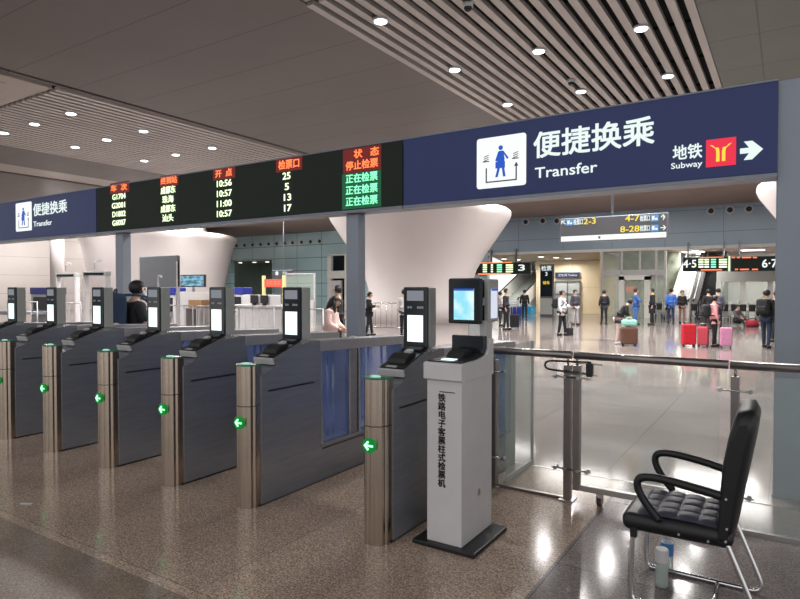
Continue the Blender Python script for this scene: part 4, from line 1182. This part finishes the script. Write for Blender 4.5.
# glass entrance (x 602..665)
a = at(602, 290, Y=YW); b = at(665, 290, Y=YW)
E = thing('glass_entrance', 'glazed entrance lobby with white door portal between the cream wall and the stairs', 'entrance', ((a.x+b.x)/2, YW+.05, 0))
w = (b.x-a.x)/2
fr = MB()
for x in (-w, -w*.36, w*.22, w*.72, w): fr.box(x-.05, x+.05, -.05, .05, 0, FZ-.14)
fr.box(-w, w, -.06, .06, 2.25, 2.55)
fr.build('frame', M['light_pl'], E)
MB().box(-w, w, -.01, .01, 0, 2.25).box(-w, w, -.01, .01, 2.55, FZ-.14).build('glazing', M['glass_green'], E)
a = at(619, 300, Y=YW-.4); b = at(650, 300, Y=YW-.4)
x0, x1 = a.x-E.location.x, b.x-E.location.x
fr = MB().box(x0, x0+.28, -.5, -.2, 0, 2.2).box(x1-.28, x1, -.5, -.2, 0, 2.2).box(x0, x1, -.5, -.2, 2.0, 2.25)
fr.build('door_portal', M['white_wall'], E)
MB().box(x0+.28, x1-.28, -.36, -.34, 0, 2.0).build('door_leaf', M['glass_green'], E)
lettering('1', .22, M['icon_grey'], E, (-w*.35, -.064, 2.40), PX)
for x_ in (-4.6, -1.6, 1.4):  # added panels hidden by the boards, to brighten the stair recess
    t = thing('ceiling_light', 'added fill panel light in the recess over the stairs', 'ceiling light', (x_, 38.6, FZ-.02), 0, 'added fill panels over the stairs')
    MB().box(-.6, .6, -.6, .6, -.03, 0).build('frame', M['light_pl'], t)
    MB().box(-.56, .56, -.56, .56, -.045, -.03).build('fill_diffuser', emi('recess_fill_diffuser', (1, .98, .95), 3.0), t)
    l = bpy.data.lights.new('lamp_glow', 'AREA'); l.size = 1.1; l.energy = 210; l.color = (1, .97, .92)
    o = bpy.data.objects.new('lamp_glow', l); COL.objects.link(o); o.location = (x_, 38.6, FZ-.1)
# things inside: warm shop back wall with red strip
slab('wall_back', -8.7, -5.3, 38.5, 38.8, 0, FZ, mat('shop_wall', (.45, .5, .4), .5, noise=.3, nscale=2))
tt = thing('shop_display', 'blurred red and yellow lit display inside the glass entrance', 'display', (-7.6, 38.3, 0))
MB().box(-1, 1.6, -.2, .1, 0, 1.2).build('counter', M['light_pl'], tt); MB().box(-1, -.1, -.25, -.2, 1.35, 1.65).build('red_strip', M['led_red'], tt); MB().box(.3, 1.1, -.25, -.2, .8, 1.5).build('yellow_panel', M['lamp_warm'] if False else emi('shop_yellow', (.8, .85, .25), .7), tt)

# stairs and escalators rising away to the right of the entrance
def stair(x0, x1, y0, z1, n, name, label, cat, mstep, msd):
    t = thing(name, label, cat, (x0, y0, 0))
    run = 7.0; mb = MB()
    for k in range(n):
        mb.box(0, x1-x0, k*run/n, (k+1)*run/n+.02, 0, (k+1)*z1/n)
    mb.build('steps', mstep, t)
    for x in (0, x1-x0):
        mb = MB().prism([(-.3, 0), (-.3, .95), (0, .95), (run, z1+.95), (run, z1)], x-.05, x+.05)
        sd = mb.build('balustrade', msd, t)
        MB().tube([(x, -.4, .9), (x, -.25, 1.0), (x, 0, 1.0), (x, run, z1+1.0)], .045, seg=8).build('handrail', M['black'], sd)
    return t
stair(-5.2, -4.3, 34.7, 3.5, 18, 'staircase', 'pale stone staircase rising between the entrance and the escalator', 'stairs', M['light_pl'], M['white_wall'])
stair(-4.05, -3.0, 34.6, 3.5, 18, 'escalator', 'escalator with dark steps rising behind the 4·5 board', 'escalator', M['black'], M['light_pl'])
stair(-15.3, -13.6, 34.6, 2.7, 18, 'escalator', 'escalator with pale side panels left of the dark totem', 'escalator', M['grey_pl'], M['white_wall'])
# glass office front at far right
a = at(722, 290, Y=YW+1); 
E2 = thing('glass_shopfront', 'low glazed shopfront with white posts behind the man in jeans', 'shopfront', (-1.0, YW+1.5, 0))
fr = MB()
for x in (-2.0, -.9, .3, 1.5, 2.7): fr.box(x-.12, x+.12, -.06, .06, 0, 1.9)
fr.box(-2.1, 3, -.06, .06, 1.9, 3.2)
fr.build('frame', M['white_wall'], E2); MB().box(-2, 2.7, -.01, .01, 0, 1.9).build('glazing', M['glass_green'], E2)
# row of luggage trolleys along the back
tr0 = None
M['tyre'] = M['rubber']
tx = [(x_, 0) for x_ in (659, 668, 694, 703, 725, 734, 743, 752, 761)]
for i, (px, _) in enumerate(tx):
    p = at(px, 317, Y=33.0)
    if tr0 is None:
        t = thing('luggage_trolley', 'x', 'trolley', (p.x, 33.0, 0))
        MB().tube([(-.15, 0, .12), (-.15, .1, .95), (.15, .1, .95), (.15, 0, .12)], .02, seg=8).build('handle_frame', M['steel'], t)
        MB().box(-.16, .16, -.5, .05, .14, .18).build('platform', M['steel_dark'], t)
        for q_ in (-.15, .15): MB().cyl((q_-.02, -.1, .12), (q_+.02, -.1, .12), .12, seg=16).build('wheel', M['rubber'], t)
        MB().box(-.14, .14, .02, .1, .45, .8, bevel=.05).build('basket', M['black'], t)
        tr0 = t
    else: t = copy_tree(tr0)
    t.location = (p.x, 33.0, 0)
    t['label'] = 'dark wheeled luggage trolley in the row along the foot of the far wall'; t['group'] = 'luggage trolleys along the far wall'
# recess ceiling lights
for i, (px, py) in enumerate(((488, 254.5), (504, 257), (518, 259), (541, 252.5), (556, 255), (568, 257), (689, 247), (695, 250.5), (700, 254), (667, 254), (642, 256))):
    p = at(px, py, Z=FZ-.05)
    x = max(min(p.x, 2), -15); y = min(max(p.y, YW+.7), 41)
    if px < 600 : y = YW+.9 + .35*(i % 3); x = at(px, py, Y=y).x
    downlight(x, y, 'warm downlight in the low far soffit, %s' % ('left of the number 3 board' if px < 530 else 'above the cream wall' if px < 600 else 'above the entrance and stairs'), 'downlights in the far soffit %d' % (0 if px < 530 else 1 if px < 600 else 2), r=.16, z=(FZ-.04 if px > 600 else 3.56-(y-34.3)*.148-.01), power=(90 if px > 600 else 38), m=M['lamp_warm'])
for i, px in enumerate((243, 257, 270)):
    p = at(px, 261, Y=35.5); downlight(p.x, 35.2, 'downlight in the teal recess at the left, above the red display', 'downlights in the teal recess', r=.16, z=3.7, power=14, m=M['lamp_warm'])
# added panel lights to brighten the far hall, hidden behind the overhead board
M['pd'] = emi('fill_panel_diffuser', (1, .98, .95), 3.0)
for i, x in enumerate((-40, -30.5, -24, -18.5, -11, -6.5, -2, 2.5)):
    for j, y in enumerate((22.9, 25.4)):
        if y < 25 and x in (-40, -18.5, 2.5): continue
        t = thing('ceiling_light', 'long added fill panel light in the far hall ceiling', 'ceiling light', (x, y, 5.75), 0, 'added fill panels of the far hall')
        MB().box(-1.65, 1.65, -.62, .62, -.03, 0).build('frame', M['light_pl'], t)
        MB().box(-1.6, 1.6, -.56, .56, -.045, -.03).build('fill_diffuser', M['pd'], t)
        l = bpy.data.lights.new('lamp_glow', 'AREA'); l.shape = 'RECTANGLE'; l.size = 3.2; l.size_y = 1.1; l.energy = 190; l.color = (1, .965, .92)
        o = bpy.data.objects.new('lamp_glow', l); COL.objects.link(o); o.location = (x, y, 5.69)

for i, (x, y) in enumerate(((-33, 17.5), (-33, 20.6), (-38.5, 19.5), (-26.5, 20.8))):  # added panels out of view, brightening the dark left hall
    t = thing('ceiling_light', 'luminous panel light over the security check area', 'ceiling light', (x, y, 6.4), 0, 'panel lights over the security check')
    MB().box(-1.3, 1.3, -.62, .62, -.03, 0).build('frame', M['light_pl'], t)
    MB().box(-1.25, 1.25, -.56, .56, -.045, -.03).build('fill_diffuser', M['pd'], t)
    l = bpy.data.lights.new('lamp_glow', 'AREA'); l.shape = 'RECTANGLE'; l.size = 2.4; l.size_y = 1.1; l.energy = 330; l.color = (1, .96, .93)
    o = bpy.data.objects.new('lamp_glow', l); COL.objects.link(o); o.location = (x, y, 6.33)

# ------------------------------------------------------------------ security-check area on the left
def Q(px, Y): 
    p = at(px, 300, Y=Y); return p.x
YQ = 12.0
# tall pale round column at the far left
tag(MB().lathe([(.36, 0), (.36, 6.4)], seg=40).build('round_column', M['col_white'], loc=(at(57, 250, Y=18).x, 18, 0)), 'slim pale pinkish round column above the metal detectors at the left', 'column')
# walk-through detectors
def zc(py, d): return 1.6-(py-287.3)*d/600
def detector(px, Y, label):
    x = Q(px, Y)
    t = thing('metal_detector', label, 'metal detector', (x, Y, 0), R(10), 'metal detectors')
    for s_ in (-1, 1): MB().box(s_*.44-.035, s_*.44+.035, -.09, .09, 0, 2.0, bevel=.015).build('side_panel', M['white_paint'], t)
    MB().box(-.48, .48, -.1, .1, 1.95, 2.09, bevel=.015).build('header', M['grey_pl'], t)
    MB().box(-.4, .4, -.112, -.1, 1.97, 2.04).build('display', M['blackgloss'], t)
    c = MB().tube([(-.1, 0, 2.16), (-.1, 0, 2.36), (.02, 0, 2.40)], .02, seg=8).box(0, .14, -.04, .04, 2.36, 2.44, bevel=.01)
    c.build('top_camera', M['white_paint'], t)
detector(68, 11.0, 'white walk-through metal detector with dark header, the left one')
detector(97, 10.2, 'white walk-through metal detector with dark header, the right one in front of the funnel column')
# x-ray scanners with blue header
def xray(px, Y, label, w=1.6, zt=1.6, rz=0):
    x = Q(px, Y)
    t = thing('xray_scanner', label, 'baggage scanner', (x, Y, 0), rz, 'x-ray baggage scanners')
    MB().box(-w/2, w/2, 0, .5, .0, zt-.28, bevel=.02).build('cabinet', M['light_pl'], t)
    MB().box(-w/2-.03, w/2+.03, -.03, .5, zt-.28, zt, bevel=.02).build('blue_header', mat('scanner_blue', (.02, .03, .25), .35, noise=.1), t)
    MB().box(-w*.38, w*.38, -.02, .02, .7, 1.22).build('tunnel_curtain', M['black'], t)
    MB().box(-w*.4, w*.4, -1.4, 0, .55, .68, bevel=.01).build('conveyor', M['steel_dark'], t)
    return t
xray(42, 12.5, 'x-ray baggage scanner with blue header and black tunnel at the far left', w=1.75)
xray(168, 14.2, 'x-ray baggage scanner with blue header behind the grey screen', w=.75)
xray(236, 17.0, 'x-ray baggage scanner with blue header below the teal recess', w=.8)
# big grey screen seen from behind, with white camera arm
x0, x1 = Q(141, 11.0), Q(179, 11.0)
t = thing('display_screen', 'large grey back of a display screen above the scanner area', 'screen', ((x0+x1)/2, 11.0, 0))
W2 = (x1-x0)/2
MB().box(-W2, W2, -.05, .05, zc(287, 14.4), zc(251, 15.3), bevel=.02).build('screen_back', mat('grey_screen_back', (.16, .17, .19), .5, noise=.04), t)
MB().box(-W2, -W2+.04, -.06, .04, 0, 2.35).box(W2-.04, W2, -.06, .04, 0, 2.35).build('stand_leg', M['light_pl'], t)
t = thing('camera_arm', 'small white camera on a short post in front of the grey screen', 'camera', (Q(158, 8.5), 8.5, 0))
MB().box(-.25, .25, -.12, .12, 1.53, 1.57, bevel=.01).build('shelf', M['white_paint'], t)
MB().tube([(0, 0, 0), (0, 0, 1.82), (.02, 0, 1.87), (.1, 0, 1.86)], .02, seg=8, sub=1).build('post', M['white_paint'], t)
MB().box(.04, .13, -.03, .03, 1.82, 1.87, bevel=.01).build('camera_head', M['white_paint'], t)
# cyan info screen and grey booth
t = thing('information_screen', 'small cyan and blue lit screen beside the left funnel column', 'screen', (Q(193, 16), 16, 0))
MB().box(-.75, .75, -.03, .06, 1.62, 2.12, bevel=.01).build('bezel', M['black'], t)
mm = mat('cyan_screen', (.02, .02, .02), .4, emit=(.1, .5, .55), es=.7)
nt = mm.node_tree; n = nt.nodes.new('ShaderNodeTexNoise'); n.inputs['Scale'].default_value = 4
cr = nt.nodes.new('ShaderNodeValToRGB'); cr.color_ramp.elements[0].color = (.02, .22, .25, 1); cr.color_ramp.elements[1].color = (.35, .7, 1, 1)
cr.color_ramp.elements[0].position = .42; cr.color_ramp.elements[1].position = .6
nt.links.new(n.outputs['Fac'], cr.inputs['Fac']); nt.links.new(cr.outputs['Color'], nt.nodes['Principled BSDF'].inputs['Emission Color'])
MB().box(-.7, .7, -.045, -.03, 1.66, 2.08).build('picture', mm, t)
MB().box(-.05, .05, 0, .05, 0, 1.62).build('stand', M['steel'], t)
t = thing('grey_booth', 'waist-high grey partition booth behind the third gate', 'partition', (Q(193, 13), 13, 0))
MB().box(-.9, .9, 0, .08, 0, 1.45, bevel=.01).box(-.9, -.82, 0, 1.2, 0, 1.45).build('partition_panel', M['light_pl'], t)
t = thing('cardboard_box', 'brown cardboard box on the partition shelf behind the third gate', 'box', (Q(200, 12.7), 12.7, .95))
MB().box(-.32, .32, -.2, .2, 0, .26, bevel=.005).build('carton', cloth(.30, .17, .09), t)
MB().box(-.32, .32, -.03, .03, .258, .262).build('tape', cloth(.5, .35, .2), t)
t = thing('shelf', 'narrow metal shelf under the cardboard box', 'shelf', (Q(200, 12.7), 12.7, 0))
MB().box(-.5, .5, -.25, .25, .92, .95).build('board', M['steel'], t)
for sx_ in (-.45, .45): MB().box(sx_-.02, sx_+.02, -.2, .2, 0, .92).build('leg', M['steel'], t)
# check desk with two monitors
YD = 15.0
t = thing('check_desk', 'pale check-in desk behind the second and third gates', 'desk', (Q(268, YD), YD, 0))
MB().box(-1.3, 1.3, -.3, .5, 0, .95, bevel=.02).build('desk_front', M['light_pl'], t)
MB().box(-1.35, 1.35, -.38, .55, .95, 1.0, bevel=.01).build('desk_top', M['white_paint'], t)
MB().box(-.9, .9, -.32, -.28, 1.0, 1.35, bevel=.02).build('notice_panel', M['white_paint'], t)
for i, dx in enumerate((-.28, .2)):
    m = thing('monitor', 'small black %s monitor on the pale check desk' % ('left-hand', 'right-hand')[i], 'monitor', (Q(268, YD)+dx, YD-.36, 1.0), 0, 'monitors on the check desk')
    MB().box(-.18, .18, -.03, .0, .06, .34, bevel=.01).build('screen', M['black'], m); MB().box(-.07, .07, -.05, .03, 0, .06).build('stand', M['black'], m)
# red display and gold posts
YE = 20
p0, p1 = Q(265, YE), Q(283, YE)
t = thing('red_led_display', 'bright red LED panel between two gold lit posts', 'display', ((p0+p1)/2, YE, 0))
w = (p1-p0)/2; d = 28
MB().box(-w, w, -.03, .05, 1.62, 1.98).build('led_panel', emi('red_led', (1, .10, .08), 1.1), t)
lettering('安检查危', .24, M['led_red'], t, (0, -.036, 1.8), PX, fit=w*1.6)
for x in (-w-.07, w+.07): MB().box(x-.06, x+.06, -.06, .06, 0, 2.15).build('lit_post', mat('gold_post', (.6, .5, .25), .3, emit=(.8, .7, .3), es=.35), t)
t, w, h = hall_sign(272, 293, 270, 276.5, 24.0, 'direction_sign', 'dark direction sign with a round icon over the red display', 'sign', M['sign_dark'])
MB().cyl((-w*.5, -.03, h/2), (-w*.5, -.01, h/2), h*.32, seg=20).build('round_icon', M['sign_text'], t)
lettering('安检', h*.5, M['sign_text'], t, (w*.25, -.02, h/2), PX)
MB().cyl((0, .1, h), (0, .1, 5.75-t.location.z), .02, seg=8).build('hanger_rod', M['sign_frame'], t)
YE = 22
t = thing('glass_booth', 'glass booth with thin white frame right of the red display', 'booth', (Q(300, YE), YE, 0))
fr = MB()
for x in (-.95, .95): fr.box(x-.04, x+.04, -.04, .04, 0, 2.3)
fr.box(-.95, .95, -.04, .04, 2.24, 2.3).box(-.95, .95, -.04, .04, 0, 1.0)
fr.build('frame', M['light_pl'], t); MB().box(-.95, .95, -.01, .01, 1.0, 2.24).build('glazing', M['glass_green'], t)
# door in teal wall with white lintel
p0, p1 = at(329, 280, Y=YW).x, at(350, 280, Y=YW).x
t = thing('entrance_portal', 'door portal with white lintel left of the middle pillar', 'doorway', ((p0+p1)/2, YW-.1, 0))
w = (p1-p0)/2
MB().box(-w, -w+.35, -.1, .1, 0, 3.95).box(w-.35, w, -.1, .1, 0, 3.95).box(-w, w, -.12, .1, 2.25, 2.8).box(-w, w, -.1, .1, 3.9, 4.0).build('portal_frame', M['white_wall'], t)
MB().box(-.45, .45, -.3, -.12, .2, 2.1).build('notice_board', M['white_paint'], t)

# crowd barriers
def rack(label, x, y, rz, L=2.2, n=9, hgt=1.05, m='steel', group='crowd barriers'):
    t = thing('crowd_barrier', label, 'barrier', (x, y, 0), rz, group)
    MB().tube([(-L/2, 0, .18), (-L/2, 0, hgt), (L/2, 0, hgt), (L/2, 0, .18)], .02, seg=8, closed=True).build('outer_frame', M[m], t)
    mb = MB()
    for k in range(1, n): mb.cyl((-L/2+L*k/n, 0, .18), (-L/2+L*k/n, 0, hgt), .009, seg=6)
    mb.build('bars', M[m], t)
    for s_ in (-1, 1): MB().tube([(s_*L*.38, -.28, .02), (s_*L*.38, 0, .18), (s_*L*.38, .28, .02)], .016, seg=6).build('foot', M[m], t)
p = G(387, 333)
rack('chrome crowd barrier with rounded corners in front of the white funnel column', p.x, 17.6, R(12), L=1.9, hgt=1.05, m='chrome_dull')
M['white_rail'] = M['light_pl']
for i, (px, L, lab) in enumerate(((22, 1.9, 'pale crowd barrier at the far left before the scanner'), (66, 1.6, 'pale crowd barrier before the metal detectors'), (105, 1.2, 'pale crowd barrier between the detector and left pillar'), (172, 1.6, 'pale crowd barrier behind the man with the backpack'), (212, 1.05, 'pale crowd barrier behind the third gate display'), (256, 1.1, 'pale crowd barrier before the check desk'), (302, 1.15, 'pale crowd barrier left of the woman in pink'))):
    rack(lab, Q(px, 9.6), 9.6, 0, L=L, n=5, hgt=1.15, m='white_rail')
# white domes on rails of barrier boxes
# scanner side glass panel to the right of the last gate
t = thing('glass_screen', 'tall green-edged glass screen behind the kiosk', 'screen panel', (-1.93, 4.60, 0))
MB().box(-.005, .005, 0, .62, .04, 1.12).build('glass_sheet', M['glass_green'], t)
MB().box(-.012, .012, 0, .62, 0, .04).box(-.012, .012, .60, .62, 0, 1.12).build('edge_frame', M['light_pl'], t)

# ------------------------------------------------------------------ world and near lights
wd = bpy.data.worlds.new('world'); SC.world = wd; wd.use_nodes = True
wn = wd.node_tree; bg = wn.nodes['Background']
# made-up bright and dark noise bands: reflections in the posts, ambient fill
tcw = wn.nodes.new('ShaderNodeTexCoord'); mpw = wn.nodes.new('ShaderNodeMapping'); mpw.inputs['Scale'].default_value = (3.2, 3.2, .9)
nzw = wn.nodes.new('ShaderNodeTexNoise'); nzw.inputs['Scale'].default_value = 2.2; nzw.inputs['Detail'].default_value = 1.5
crw = wn.nodes.new('ShaderNodeValToRGB')
crw.color_ramp.elements[0].position = .42; crw.color_ramp.elements[0].color = (.16, .16, .17, 1)
crw.color_ramp.elements[1].position = .58; crw.color_ramp.elements[1].color = (1.0, .98, .96, 1)
wn.links.new(tcw.outputs['Generated'], mpw.inputs['Vector']); wn.links.new(mpw.outputs['Vector'], nzw.inputs['Vector'])
wn.links.new(nzw.outputs['Fac'], crw.inputs['Fac']); wn.links.new(crw.outputs['Color'], bg.inputs['Color'])
bg.inputs['Strength'].default_value = 1.35
